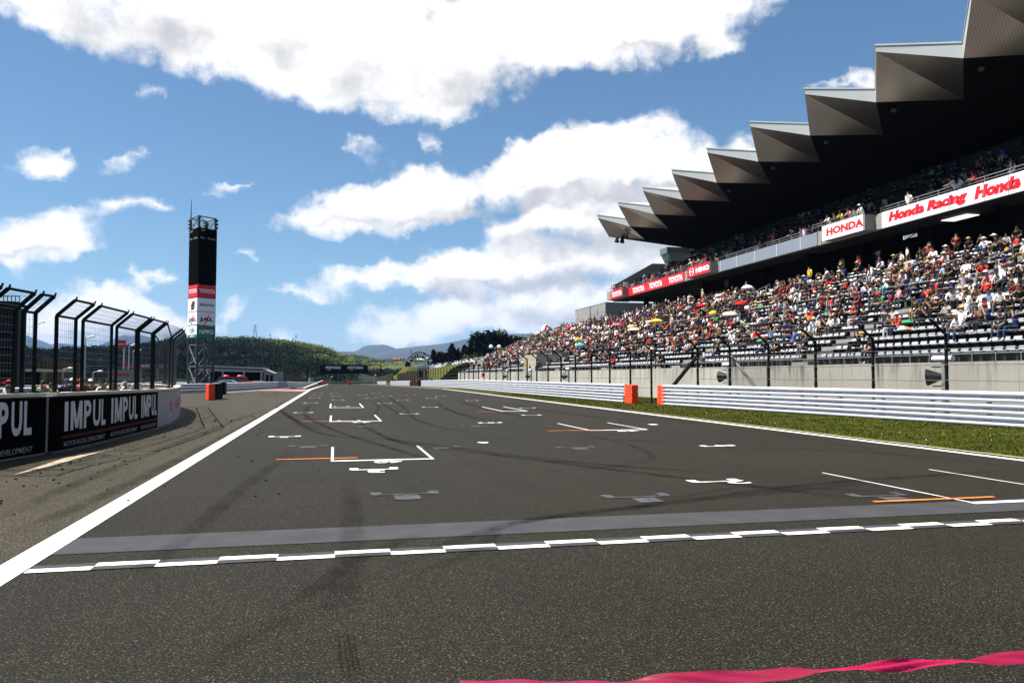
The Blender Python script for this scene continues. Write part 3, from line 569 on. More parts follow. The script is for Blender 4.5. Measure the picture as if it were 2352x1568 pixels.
# ================================================================ TOWER
def tower():
    Y0=100.; f=lambda px,py,Y=Y0:atY(px,py,Y)
    A=Vector(f(455,860)).xy; A=Vector((-16.1,96.5)); B=Vector((-14.55,98.6)); 
    # plan: near corner C, left corner Lc, right corner Rc
    C=Vector((f(455,700)[0],Y0-.6)); Lc=Vector((f(431.5,700,Y0+1.8)[0],Y0+1.8)); Rc=Vector((f(496.,700,Y0+1.1)[0],Y0+1.1)); Dc=Lc+(Rc-C)
    t=thing('pylon_tower','tall black lap scoreboard tower with sponsor panels and a lattice base','tower',(C.x,C.y,0))
    M_st=mat('grey_steel',(.045,.055,.06),.6)
    zs=lambda py:H+(862-py)*(Y0)/1845
    ins=.12
    cen=(C+Lc+Rc+Dc)/4
    for P_ in (C,Lc,Rc,Dc):
        q=P_+(cen-P_)*ins; MB().tube((q.x,q.y,0),(q.x,q.y,zs(507)),.14,8).build('column',M_st,t)
    corners=[P_+(cen-P_)*ins for P_ in (C,Lc,Dc,Rc)]
    br=MB()
    for i in range(4):
        a,b=corners[i],corners[(i+1)%4]
        for z0,z1 in ((.2,2.6),(2.6,5.2)):
            br.tube((a.x,a.y,z0),(b.x,b.y,z1),.05,5); br.tube((b.x,b.y,z0),(a.x,a.y,z1),.05,5); br.tube((a.x,a.y,z1),(b.x,b.y,z1),.06,5)
        for z0,z1 in ((zs(536),zs(508)),): br.tube((a.x,a.y,z0),(b.x,b.y,z1),.05,5); br.tube((b.x,b.y,z0),(a.x,a.y,z1),.05,5); br.tube((a.x,a.y,z1),(b.x,b.y,z1),.08,5); br.tube((a.x,a.y,(z0+z1)/2),(b.x,b.y,(z0+z1)/2),.04,5)
    br.build('bracing',mat('pale_steel',(.12,.13,.135),.6),t)
    q=corners[1]; MB().tube((q.x,q.y,zs(507)),(q.x,q.y,zs(463)),.07,6,r1=.02).build('antenna',M_st,t)
    mbx=MB()
    for P_ in (C,Lc,Rc,Dc):
        for k in range(3): z=zs(536)+.35+k*.45; mbx.ell((P_.x,P_.y,z),(.14,.14,.16),6,4)
    mbx.build('lamp_cluster',M_st,t)
    MB().tube((cen.x+.3,cen.y,zs(536)),(cen.x+.3,cen.y,zs(514)),.22,8).build('mast_drum',M_st,t)
    def panel(nm,a,b,z0,z1,m,th=.12,gap=.03):
        d=(b-a).normalized(); n=Vector((d.y,-d.x)); n=n if n.dot(cen-a)<0 else -n
        a2=a+d*gap; b2=b-d*gap; i0=-n*th
        return MB().hexa([(a2.x,a2.y,z0),(b2.x,b2.y,z0),(b2.x+i0.x,b2.y+i0.y,z0),(a2.x+i0.x,a2.y+i0.y,z0)],[(a2.x,a2.y,z1),(b2.x,b2.y,z1),(b2.x+i0.x,b2.y+i0.y,z1),(a2.x+i0.x,a2.y+i0.y,z1)]).build(nm,m,t),n
    def lettering(par_,a,b,u0,u1,z0,z1,txt,m,bold=.02,shear=0,name='lettering'):
        d=(b-a); n=Vector((d.y,-d.x)).normalized(); n=n if n.dot(cen-a)<0 else -n
        mb=MB(); text_on(mb,txt,lambda u,v:((a+d*(u0+(u1-u0)*u)+n*.012).x,(a+d*(u0+(u1-u0)*u)+n*.012).y,z0+(z1-z0)*v),bold,shear); o=mb.build(name,m,par_); return o
    M_sc=mat('scoreboard_black',(.002,.002,.002),.9,spec=.02); M_blk=mat('black_lettering',(.01,.01,.01),.5); M_gw=mat('dim_white_lettering',(.5,.5,.5),.5)
    for a,b,side in ((Lc,C,0),(C,Rc,1),(Rc,Dc,2),(Dc,Lc,2)):
        n=14; z0,z1=zs(659),zs(534)
        for k in range(n): panel('score_module',a,b,z0+(z1-z0)*k/n+.02,z0+(z1-z0)*(k+1)/n-.01,M_sc,.2 if k%2 else .17,.02)
        if side<2:
            u=(.08,.4) if side==0 else (.15,.35)
            lettering(t,a,b,u[0],u[1],zs(541),zs(537.5),'LAP',M_gw,0); lettering(t,a,b,.12,.36,zs(558),zs(554),'Pos.',M_gw,0); lettering(t,a,b,.5,.92,zs(558),zs(554),'Car No.',M_gw,0)
        rows=[(661,688.5,M_red),(690.5,720,M_white),(721.5,749.5,M_white),(751.5,778,M_white if side==0 else M_green)]
        for i,(p0,p1,m) in enumerate(rows):
            po,_=panel('sponsor_panel',a,b,zs(p1),zs(p0),m,.2,.05)
            if side>=2: continue
            if i==0: lettering(po,a,b,.08,.94,zs(679),zs(670),'TOYOTA',M_white,.03)
            if i==1:
                if side==1:
                    lettering(po,a,b,.12,.9,zs(708),zs(702.5),'BRIDGESTONE',M_blk,.03,.3)
                else:
                    lettering(po,a,b,.35,.75,zs(716),zs(697),'B',M_blk,.06,.3); 
                    d=b-a; nn=Vector((d.y,-d.x)).normalized(); nn=nn if nn.dot(cen-a)<0 else -nn
                    q=lambda u,z:((a+d*u+nn*.02).x,(a+d*u+nn*.02).y,zs(z)); MB().quad(q(.28,709),q(.5,697),q(.56,697),q(.36,709)).build('emblem_wedge',M_redtxt,po)
            if i==2:
                lettering(po,a,b,.12,.9,zs(744),zs(733),'JAL',M_blk,.04)
                lettering(po,a,b,.2,.75,zs(727.5),zs(725),'Dream Skyward.',M_gw,0)
                d=b-a; nn=Vector((d.y,-d.x)).normalized(); nn=nn if nn.dot(cen-a)<0 else -nn
                q=lambda u,z:((a+d*u+nn*.02).x,(a+d*u+nn*.02).y,zs(z)); mb=MB(); P_=[(.38,749,.06),(.5,742,.09),(.57,735,.08),(.62,727,.03)]
                for (u,z,w1),(u2,z2,w2) in zip(P_,P_[1:]): mb.quad(q(u-w1/2,z),q(u+w1/2,z),q(u2+w2/2,z2),q(u2-w2/2,z2))
                mb.build('red_swoosh',M_redtxt,po)
            if i==3:
                if side==1: lettering(po,a,b,.14,.88,zs(770),zs(760.5),'NIPPO',M_white,.02)
                else:
                    d=b-a; nn=Vector((d.y,-d.x)).normalized(); nn=nn if nn.dot(cen-a)<0 else -nn
                    q=lambda u,z:((a+d*u+nn*.01).x,(a+d*u+nn*.01).y,zs(z)); MB().quad(q(.02,778),q(.98,778),q(.98,771.5),q(.02,771.5)).build('green_strip',M_green,po)
                    q2=lambda u,z,o_=.014:((a+d*u+nn*o_).x,(a+d*u+nn*o_).y,zs(z))
                    for rr,m_,off in ((.27,M_green,.012),(.2,M_white,.016),(.12,mat('blue_emblem',(.03,.06,.3),.5),.02)):
                        MB().quad(*[q2(.48+(.04 if off==.02 else 0)+rr*math.cos(i_*math.pi/8),762-rr*22*math.sin(i_*math.pi/8),off) for i_ in range(16)]).build('round_emblem',m_,po)
                    lettering(po,a,b,.3,.7,zs(777),zs(773),'NIPPO',M_white,.02)
    # rooms and ladder cage low in the tower
    MB().box(cen.x-.2,cen.x+.9,cen.y-.4,cen.y+.5,0,1.7).build('equipment_cabinet',M_st,t)
    lad=MB(); x,y=cen.x+.35,cen.y
    for s_ in (-.2,.2): lad.tube((x+s_,y,0),(x+s_,y,zs(780)),.03,4)
    for k in range(16): lad.tube((x-.2,y,.3+k*.33),(x+.2,y,.3+k*.33),.02,4)
    lad.build('ladder',M_st,t)
tower()
# ================================================================ people
SK,SH,TR,HA,SO=0,1,2,3,4
def person_base(name,J,sub=1):
    """J: dict joint->(pos,radius,zone,parent)"""
    keys=list(J); me=bpy.data.meshes.new(name); me.from_pydata([J[k][0] for k in keys],[(keys.index(J[k][3]),keys.index(k)) for k in keys if J[k][3]],[])
    o=bpy.data.objects.new(name,me); COL.objects.link(o)
    o.modifiers.new('s','SKIN'); 
    if sub: ss=o.modifiers.new('u','SUBSURF'); ss.levels=sub; ss.render_levels=sub
    sv=me.skin_vertices[0].data
    for i,k in enumerate(keys): r=J[k][1]; sv[i].radius=r if isinstance(r,tuple) else (r,r); sv[i].use_root=(i==0)
    dg=bpy.context.evaluated_depsgraph_get(); dg.update(); m2=bpy.data.meshes.new_from_object(o.evaluated_get(dg))
    segs=[(Vector(J[J[k][3]][0]),Vector(J[k][0]),J[k][2]) for k in keys if J[k][3]]
    V=[tuple(v.co) for v in m2.vertices]; Fc=[tuple(p.vertices) for p in m2.polygons]; Z=[]
    for p in m2.polygons:
        c=p.center; best=None
        for a,b,z in segs:
            ab=b-a; tt_=max(0,min(1,(c-a).dot(ab)/max(ab.length_squared,1e-9))); dd=(c-a-ab*tt_).length
            if best is None or dd<best[0]: best=(dd,z)
        Z.append(best[1])
    bpy.data.objects.remove(o); bpy.data.meshes.remove(me); bpy.data.meshes.remove(m2)
    hd=Vector(J['head'][0]); out=[]
    for q,z in zip(Fc,Z):
        c=sum((Vector(V[i]) for i in q),Vector())/len(q)
        if z==SK and c.z>hd.z-.08:
            if (c-hd).z>.045 or (c-hd).dot(Vector((0,-1,0)))>.02: z=HA
        out.append(z)
    return V,Fc,out
def pose(kind,v=0):
    J={}
    if kind=='sit':
        ln,hx,hz,hy=[(.08,.13,.12,.36),(.22,.1,.05,.5),(-.05,.2,.02,.1),(.14,.06,.42,.3),(.3,.05,.0,.6),(.1,.09,.62,.22)][v]
        J['pelvis']=((0,0,.11),(.15,.12),TR,None); J['waist']=((0,ln*.35,.27),(.14,.1),SH,'pelvis'); J['chest']=((0,ln*.8,.45),(.17,.115),SH,'waist'); J['neck']=((0,ln*1.1,.57),(.055,.055),SK,'chest')
        J['head']=((0,ln*1.25+.02,.69),(.082,.1),SK,'neck'); J['crown']=((0,ln*1.25+.015,.79),(.07,.085),HA,'head')
        for s in (-1,1):
            n='lr'[s>0]; cy=ln*.85
            J['sh'+n]=((s*.17,cy,.52),.06,SH,'chest'); J['el'+n]=((s*.24,cy+.1,.29 if v!=5 else .5),.042,SH,'sh'+n); J['wr'+n]=((s*hx,hy*.85+.02,hz+.13),.03,SK,'el'+n); J['ha'+n]=((s*hx*.8,hy+.06,hz+.14),(.035,.022),SK,'wr'+n)
            sp_=.1+.05*(v%3); J['hp'+n]=((s*.09,.06,.1),.085,TR,'pelvis'); J['kn'+n]=((s*sp_,.46,.13),.062,TR,'hp'+n); J['an'+n]=((s*sp_,.46+.05*(v%2),-.3),.042,TR,'kn'+n); J['to'+n]=((s*sp_*1.05,.62,-.36),(.04,.032),SO,'an'+n)
    else:
        ln=[.03,.28,.1,.0][v]; pz=.93
        J['pelvis']=((0,0,pz),(.15,.115),TR,None); J['waist']=((0,ln*.3,pz+.17),(.14,.1),SH,'pelvis'); J['chest']=((0,ln*.8,pz+.37),(.18,.12),SH,'waist'); J['neck']=((0,ln*1.1,pz+.53),(.055,.055),SK,'chest')
        J['head']=((0,ln*1.2+.02,pz+.66),(.082,.1),SK,'neck'); J['crown']=((0,ln*1.2+.01,pz+.76),(.07,.085),HA,'head')
        for s in (-1,1):
            n='lr'[s>0]; cy=ln*.85
            J['sh'+n]=((s*.185,cy,pz+.47),.06,SH,'chest')
            e,w_,h_={0:((s*.25,cy-.03,pz+.18),(s*.24,cy+.06,pz-.06),(s*.23,cy+.1,pz-.15)),1:((s*.26,cy+.2,pz+.2),(s*.15,cy+.42,pz+.2),(s*.1,cy+.48,pz+.2)),2:((s*.27,cy+.16,pz+.3),(s*.12,cy+.28,pz+.55),(s*.06,cy+.26,pz+.62)),3:((s*.27,cy-.08,pz+.22),(s*.15,cy+.05,pz+.06),(s*.1,cy+.12,pz+.06))}[v]
            J['el'+n]=(e,.043,SH,'sh'+n); J['wr'+n]=(w_,.03,SK,'el'+n); J['ha'+n]=(h_,(.035,.022),SK,'wr'+n)
            J['hp'+n]=((s*.09,0,pz-.06),.085,TR,'pelvis'); J['kn'+n]=((s*.11,.03+(.05*s if v==0 else 0),.48),.062,TR,'hp'+n); J['an'+n]=((s*.12,-.01-(.05*s if v==0 else 0),.09),.042,TR,'kn'+n); J['to'+n]=((s*.13,.14,.04),(.04,.03),SO,'an'+n)
    return J
POSES=[('sit',v) for v in range(6)]+[('stand',v) for v in range(4)]
PDESC=['sitting upright','leaning forward','leaning back','hand raised to chin','bent over','shading eyes','standing','leaning on a rail','looking through a camera','standing hands in front']
BH=[person_base('person',pose(k,v),1) for k,v in POSES]; BLo=[person_base('person',pose(k,v),0) for k,v in POSES]
PMESH=[]
SKM=mat('skin',(.33,.17,.10),.6); HAM=mat('black_hair',(.012,.01,.009),.6); SOM=mat('pale_shoes',(.5,.5,.5),.6)
SHIRT=[('white',(.8,.8,.8)),('white',(.74,.76,.8)),('black',(.012,.012,.014)),('black',(.02,.02,.025)),('red',(.55,.02,.02)),('grey',(.3,.3,.31)),('beige',(.5,.43,.32)),('navy',(.02,.03,.1)),('light blue',(.3,.42,.62)),('pink',(.65,.25,.3)),('brown',(.14,.07,.04)),('orange',(.75,.14,.02)),('green',(.03,.2,.06)),('yellow',(.7,.5,.05)),('blue',(.02,.08,.4)),('turquoise',(.05,.4,.5)),('dark red',(.2,.015,.02)),('cream',(.66,.6,.48))]
SW=[19,4,46,26,8,5,2.5,7,1.5,1.5,5,1,.8,.9,1.5,.5,5,2]
TROU=[('dark',(.015,.015,.018)),('blue jeans',(.02,.035,.075)),('khaki',(.2,.16,.1)),('grey',(.09,.09,.1)),('pale',(.45,.43,.38))]; TW=[18,6,3,4,1.5]
HATS=[('no hat',None)]*16+[('white cap',(.8,.8,.78)),('white cap',(.8,.8,.78)),('white sun hat',(.78,.74,.66)),('red cap',(.6,.02,.02)),('black cap',(.02,.02,.02)),('blue cap',(.03,.06,.3)),('straw hat',(.5,.38,.2)),('grey cap',(.25,.25,.25))]
for i,(V,Fc,Z) in enumerate(BH):
    me=bpy.data.meshes.new('person'); me.from_pydata(V,[],Fc)
    for q in (SKM,mat('cloth_white',(.8,.8,.8)),mat('trousers_dark',(.015,.015,.018)),HAM,SOM): me.materials.append(q)
    me.polygons.foreach_set('material_index',Z); me.polygons.foreach_set('use_smooth',[True]*len(Z)); me.update(); PMESH.append(me)
def cap_mb(h,brim=.1,wide=False):
    mb=MB(); x,y,z=h; mb.ell((x,y-.01,z+.03),(.1,.115,.1),10,3,v0=0,v1=90)
    if wide: mb.ell((x,y,z+.03),(.19,.2,.02),10,2,v0=-10,v1=40)
    else: mb.quad((x-.08,y+.08,z+.035),(x+.08,y+.08,z+.035),(x+.06,y+.22,z+.02),(x-.06,y+.22,z+.02)); mb.quad((x-.08,y+.08,z+.045),(x-.06,y+.22,z+.03),(x+.06,y+.22,z+.03),(x+.08,y+.08,z+.045))
    return mb
HEADP=[pose(k,v)['head'][0] for k,v in POSES]
CAPM={}
for i in range(len(POSES)):
    for wd in (False,True):
        mb=cap_mb(HEADP[i],wide=wd); me=bpy.data.meshes.new('hat'); me.from_pydata(mb.v,[],mb.f); me.materials.append(M_white); CAPM[i,wd]=me
def wchoice(n,w_): return random.choices(range(n),w_)[0]
USED=set()
def add_person(pi,loc,rz,shirt,trou,hat,label,group,sc=1.):
    o=bpy.data.objects.new('person',PMESH[pi]); COL.objects.link(o); o.location=loc; o.rotation_euler=(0,0,rz); o.scale=(sc,sc,sc)
    for sl_,(nm,c) in ((1,SHIRT[shirt]),(2,TROU[trou])):
        o.material_slots[sl_].link='OBJECT'; o.material_slots[sl_].material=mat(('cloth_' if sl_==1 else 'trousers_')+nm.replace(' ','_')+('' if sl_==2 else str(shirt)),c,.85)
    tag(o,label,'person',group)
    hn,hc=HATS[hat]
    if hc:
        k=bpy.data.objects.new('sun_hat' if ('sun' in hn or 'straw' in hn) else 'cap',CAPM[pi,('sun' in hn or 'straw' in hn)]); COL.objects.link(k); k.parent=o
        k.material_slots[0].link='OBJECT'; k.material_slots[0].material=mat('hat_'+hn.replace(' ','_'),hc,.85)
    return o
# crew and spectators behind the pit wall
PIT=[(24,871,27,6,17,3,'person in a pale top with a red cap behind the pit wall, farthest left',19),(50,880,24,7,17,0,'person in a cream jacket bending forward right behind the pit wall post',0),
 (102,870,25,8,12,0,'person in a green shirt raising a camera behind the pit wall',0),(127,871,30,6,2,0,'black haired person in dark clothes left of the beige jacket',0),
 (120,876,30,7,6,2,'person in a beige jacket leaning forward behind the pit wall',0),(154,868,34,6,7,0,'person in a blue cap and dark shirt behind the pit wall',21),
 (166,867,36,6,0,0,'person in a white shirt and beige hat, back to the camera, behind the pit wall',18),(191,866,30,6,16,0,'person in dark red clothes and red cap beside a fence post',19),
 (208,869,38,9,2,3,'person in dark clothes holding papers, first of the huddled crew',17),(218,872,38,7,3,0,'dark dressed person leaning on the wall in the huddled crew',0),(231,870,37,6,2,0,'person in black at the middle of the huddled crew',0),
 (238,872,36,7,17,0,'person in a cream top at the right of the huddled crew',0),(247,869,40,6,7,0,'dark haired person in navy behind the huddled crew',0),(262,869,36,8,8,1,'person in a light blue shirt behind the pit wall',0),
 (287,870,42,6,6,0,'bareheaded person in beige further along the pit wall',0),(300,874,42,7,0,0,'person leaning out in a pale top beside the red car',16),(315,867,44,9,0,0,'white capped person reaching out behind the pit wall',17),
 (330,867,46,6,2,0,'person in black seen between two narrow fence posts',0),(395,874,60,6,2,0,'person in dark clothes near the far end of the pit wall',19),(375,874,56,9,5,0,'person in grey near the far end of the pit wall',0)]
for px,py,Y,pi,sh,tr_,lab,hat in PIT:
    x,y,z=atY(px,py,Y); hz=HEADP[pi][2]+.13; 
    add_person(pi,(x,Y,z-hz if POSES[pi][0]=='stand' else z-hz),math.pi+uni(-.9,.9),sh,tr_,hat,lab,'people behind the pit wall')
# ================================================================ RIGHT: grandstand
XW=21.5; X0=21.9; Z0=1.98; PIT_=.82; RISE=.378; NR1=9; AIS=1.3; NR2=10; YS0,YS1=8.,138.
NL=NR1+NR2-1
def rowx(r): return X0+PIT_*r+(AIS if r>=NR1 else 0)
def rowz(r): return Z0+RISE*(r)+(0.25 if r>=NR1 else 0)
stand=thing('grandstand','large roofed grandstand packed with spectators along the right side of the track','grandstand',(XW,YS0,0))
# front retaining wall with lighter and darker pour sections
def conc_wall():
    m=bpy.data.materials.new('stained_concrete'); m.use_nodes=True; t=m.node_tree; b=t.nodes['Principled BSDF']; b.inputs['Roughness'].default_value=.9
    g=t.nodes.new('ShaderNodeNewGeometry'); P=g.outputs['Position']
    n1=noise(vm('MULTIPLY',P,(1,3.,.25),tree=t),1.,5,.65,tree=t); n2=noise(P,.25,3,.5,tree=t); sp_=t.nodes.new('ShaderNodeSeparateXYZ'); t.links.new(P,sp_.inputs[0])
    top=math_('MULTIPLY',math_('SUBTRACT',sp_.outputs[2],.7,tree=t),.8,tree=t,clamp=True)
    st=math_('MULTIPLY',math_('GREATER_THAN',0,0,tree=t),0,tree=t)
    mr=t.nodes.new('ShaderNodeMapRange'); mr.inputs[1].default_value=.5; mr.inputs[2].default_value=.72; t.links.new(n1.outputs[0],mr.inputs[0])
    f=math_('MULTIPLY',math_('MULTIPLY',mr.outputs[0],top,tree=t),1.1,tree=t,clamp=True)
    mi=t.nodes.new('ShaderNodeMix'); mi.data_type='RGBA'; mi.inputs[6].default_value=(.35,.33,.285,1); mi.inputs[7].default_value=(.035,.028,.02,1); t.links.new(f,mi.inputs[0])
    m2=t.nodes.new('ShaderNodeMix'); m2.data_type='RGBA'; m2.blend_type='MULTIPLY'; m2.inputs[0].default_value=1; t.links.new(mi.outputs[2],m2.inputs[6])
    v=math_('MULTIPLY_ADD',n2.outputs[0],.7,.62,tree=t); c=t.nodes.new('ShaderNodeCombineColor'); [t.links.new(v,c.inputs[i]) for i in range(3)]; t.links.new(c.outputs[0],m2.inputs[7])
    # pour joints
    w_=math_('PINGPONG',sp_.outputs[1],1.5,tree=t); j=math_('LESS_THAN',w_,.012,tree=t); m3=t.nodes.new('ShaderNodeMix'); m3.data_type='RGBA'; m3.inputs[7].default_value=(.08,.07,.06,1); t.links.new(math_('MULTIPLY',j,.6,tree=t),m3.inputs[0]); t.links.new(m2.outputs[2],m3.inputs[6]); t.links.new(m3.outputs[2],b.inputs['Base Color'])
    return m
M_cw=conc_wall()
mb=MB()
for a,b,o_ in ((YS0,24,0),(24.03,36,.02),(36.03,41,-.04),(41.03,60,0),(60.03,80,.02),(80.03,100,0),(100.03,120,.02),(120.03,YS1,0)):
    mb.box(XW+o_,XW+.3,a,b,-2,2.02)
mb.build('front_wall',M_cw,stand)
# stepped terrace
mb=MB()
for r in range(NR1+NR2):
    x=rowx(r)-.1; x2=rowx(r+1)-.1 if r<NR1+NR2-1 else 60
    if r==NR1-1: x2=rowx(NR1)-.1
    mb.box(x,x2,YS0,YS1 if r<NR1+NR2-1 else 106,rowz(r)-1.2,rowz(r)-.0)
mb.box(rowx(NL)+.7,60,106.01,YS1,rowz(NL)-1.2,rowz(NL)-.004)
mb.build('terrace',mat('terrace_concrete',(.075,.072,.065),.95,var=.4,vscale=1.1),stand)
for k in range(9): 
    y=19+14.*k; mb=MB()
    for r in range(NR1+NR2-1):
        if r==NR1-1: continue
        mb.box(rowx(r)-.1,rowx(r)+.28,y,y+1.3,rowz(r)+.004,rowz(r)+.2)
        if r==NR1-2: mb.build('aisle_steps',M_conc2,stand); mb=MB()
    mb.build('aisle_steps',M_conc2,stand)
# seats
def seat_geo():
    mb=MB(); a=.195
    mb.hexa([(-.0,-a,.4),(.36,-a,.37),(.36,a,.37),(-.0,a,.4)],[(-.0,-a,.435),(.36,-a,.41),(.36,a,.41),(-.0,a,.435)])
    mb.hexa([(.33,-a,.38),(.37,-a,.38),(.37,a,.38),(.33,a,.38)],[(.38,-a*.85,.57),(.41,-a*.85,.57),(.41,a*.85,.57),(.38,a*.85,.57)])
    mb.box(.1,.3,-.05,.05,.0,.39,m=1); return mb
SG=seat_geo()
M_seat=mat('grey_plastic_seat',(.33,.335,.35),.45,spec=.4); M_seat2=mat('seat_bracket',(.03,.03,.03),.7)
AISLES=[19+14.*k for k in range(9)]
def is_aisle(y): return any(a-.1<y<a+1.4 for a in AISLES)
seats=[]
for r in range(NR1+NR2-1):
    y=YS0+.3
    while y<YS1-.3:
        if not is_aisle(y): seats.append((r,y))
        y+=.5
def vis_key(q): x,y=rowx(q[0]),q[1]; return math.hypot(x,y)
vis=[q for q in seats if (atX(2352,800,rowx(q[0]))[1]<q[1])]
vis.sort(key=vis_key)
near=set(vis[:100])
sm=bpy.data.meshes.new('seat'); sm.from_pydata(SG.v,[],SG.f); sm.materials.append(M_seat); sm.materials.append(M_seat2); sm.polygons.foreach_set('material_index',SG.m)
for r,y in vis[:100]:
    o=bpy.data.objects.new('seat',sm); COL.objects.link(o); o.parent=stand; o.location=Vector((rowx(r)+.25,y,rowz(r)))-Vector(stand.location)
def bulk(name,parts,mats,parent=None,loc=(0,0,0)):
    """parts: list of (verts Nx3 array, loops list-of-faces flattened (counts, idx), matidx)"""
    V=[];I=[];Cn=[];M=[];off=0
    for v,idx,cnt,mi in parts: V.append(v); I.append(idx+off); Cn.append(cnt); M.append(mi); off+=len(v)
    V=np.concatenate(V)-np.array(loc); I=np.concatenate(I).astype(np.int32); Cn=np.concatenate(Cn).astype(np.int32); M=np.concatenate(M).astype(np.int32)
    me=bpy.data.meshes.new(name); me.vertices.add(len(V)); me.vertices.foreach_set('co',V.astype(np.float32).reshape(-1)); me.loops.add(len(I)); me.loops.foreach_set('vertex_index',I)
    me.polygons.add(len(Cn)); me.polygons.foreach_set('loop_start',np.concatenate([[0],np.cumsum(Cn)[:-1]]).astype(np.int32)); me.polygons.foreach_set('loop_total',Cn)
    for q in mats: me.materials.append(q)
    me.polygons.foreach_set('material_index',M); me.update(calc_edges=True)
    o=bpy.data.objects.new(name,me); COL.objects.link(o)
    if parent is not None: o.parent=parent
    return o
def arr(v,f,m): return np.array(v,float),np.array([i for q in f for i in q]),np.array([len(q) for q in f]),np.array(m)
sa_=arr(SG.v,SG.f,SG.m)
parts=[]
for r,y in seats:
    if (r,y) in near: continue
    parts.append((sa_[0]+np.array([rowx(r)+.25,y,rowz(r)]),sa_[1],sa_[2],sa_[3]))
o=bulk('seat_rows',parts,[M_seat,M_seat2],stand,tuple(stand.location)); o['kind']='stuff'
# spectators
def rot(v,a): c,s_=math.cos(a),math.sin(a); w_=v.copy(); w_[:,0]=v[:,0]*c-v[:,1]*s_; w_[:,1]=v[:,0]*s_+v[:,1]*c; return w_
def dens_at(r,y):
    if y<34: base=[.06,.14,.22,.34,.5,.6,.75,.8,.8,.75,.72,.68,.6,.52,.42,.34,.28,.2,.1][r]
    elif y<48: base=[.16,.2,.32,.5,.62,.7,.75,.8,.75,.75,.7,.66,.6,.55,.5,.42,.34,.26,.16][r]
    elif y<70: base=[.15,.2,.28,.4,.55,.7,.7,.75,.7,.72,.7,.7,.68,.65,.6,.6,.55,.5,.5,.45,.3][r]
    else: base=[.1,.15,.25,.35,.55,.75,.85,.88,.85,.88,.88,.85,.85,.85,.85,.82,.8,.75,.75,.7,.5][r]
    return base*(.65+.7*(.5+.5*math.sin(y*.9+r*1.7)*math.cos(y*.37-r*.6)))
ORD=['front','second','third','fourth','fifth','sixth','seventh','eighth','ninth','tenth','eleventh','twelfth','thirteenth','fourteenth','fifteenth','sixteenth','seventeenth','eighteenth','nineteenth','twentieth','topmost']
ppl=[]
for r in range(NR1+NR2-1):
    y=YS0+.3
    while y<YS1-.4:
        if not is_aisle(y) and rnd()<dens_at(r,y)*.72: ppl.append((r,y))
        y+=.5 if y<50 else .55
ppl.sort(key=lambda q:math.hypot(rowx(q[0]),q[1]))
vis_ppl=[q for q in ppl if atX(2352+20,700,rowx(q[0]))[1]<q[1]]
NIND=268; indiv=set(vis_ppl[:NIND])
def combo():
    return wchoice(len(SHIRT),SW),wchoice(5,TW),random.randrange(len(HATS)),(random.choice([0,1,1,2,3,4,5,0,1]) if rnd()<.965 else 9)
USEDC=set()
FEN=['beyond the orange block','near the right frame edge','left of the last loudspeaker']
for (r,y) in vis_ppl[:NIND]:
    for tr_ in range(400):
        sh,tro,ht,pi=combo(); 
        key=(SHIRT[sh][0],TROU[tro][0],HATS[ht][0],PDESC[pi],r)
        if key not in USEDC: break
    USEDC.add(key)
    lab='spectator %s in %s top, %s trousers, %s, %s row'%(PDESC[pi].replace('standing hands in front','standing'),SHIRT[sh][0],TROU[tro][0].replace('blue jeans','blue denim'),HATS[ht][0] if HATS[ht][1] else 'bareheaded',ORD[r])
    st_=POSES[pi][0]=='stand'
    add_person(pi,(rowx(r)+(.3 if not st_ else -.0),y+uni(-.06,.06),rowz(r)+(.42 if not st_ else 0)),math.pi/2+uni(-.5,.5)+(.0),sh,tro,ht,lab,'spectators seated in the lower stand',uni(.92,1.06))
# the rest of the crowd
CM=[SKM,HAM,SOM]+[mat('cloth_'+n.replace(' ','_')+str(i),c,.85) for i,(n,c) in enumerate(SHIRT)]+[mat('trousers_'+n.replace(' ','_'),c,.85) for n,c in TROU]+[mat('hat_'+n.replace(' ','_'),c,.85) for n,c in HATS if c]
hats=[n for n,c in HATS if c]; hidx={}
for i,n in enumerate(hats): hidx[n]=3+len(SHIRT)+len(TROU)+i
loA=[arr(*b) for b in BLo]; hiA=[arr(*b) for b in BH]
capA={k:arr([tuple(v.co) for v in m.vertices],[tuple(p.vertices) for p in m.polygons],[0]*len(m.polygons)) for k,m in CAPM.items()}
def crowd_parts(lst):
    parts=[]
    for (x,y,z,pi,rz,sh,tro,ht,hi) in lst:
        v,idx,cnt,mz=(hiA if hi else loA)[pi]; lut=np.array([0,3+sh,3+len(SHIRT)+tro,1,2]); T=np.array([x,y,z]); k=uni(.92,1.06)
        parts.append((rot(v*k,rz)+T,idx,cnt,lut[mz]))
        hn,hc=HATS[ht]
        if hc: cv,ci,cc_,cm=capA[pi,('sun' in hn or 'straw' in hn)]; parts.append((rot(cv*k,rz)+T,ci,cc_,cm*0+hidx[hn]))
    return parts
lst=[]
for (r,y) in ppl:
    if (r,y) in indiv: continue
    sh,tro,ht,pi=combo(); st_=POSES[pi][0]=='stand'
    lst.append((rowx(r)+(.3 if not st_ else 0),y,rowz(r)+(.42 if not st_ else 0),pi,math.pi/2+uni(-.5,.5),sh,tro,ht,math.hypot(rowx(r),y)<62))
for k in range(50): # standing on the concourse and along the far top rail
    y=uni(30,136); lst.append((rowx(NL)+uni(.8,2.2),y,rowz(NL),random.choice([6,6,9]),math.pi/2+uni(-1,1),wchoice(18,SW),wchoice(5,TW),random.randrange(len(HATS)),0))
o=bulk('crowd',crowd_parts(lst),CM); tag(o,'dense far crowd of spectators in white, black and red filling the lower stand rows','crowd',kind='stuff')
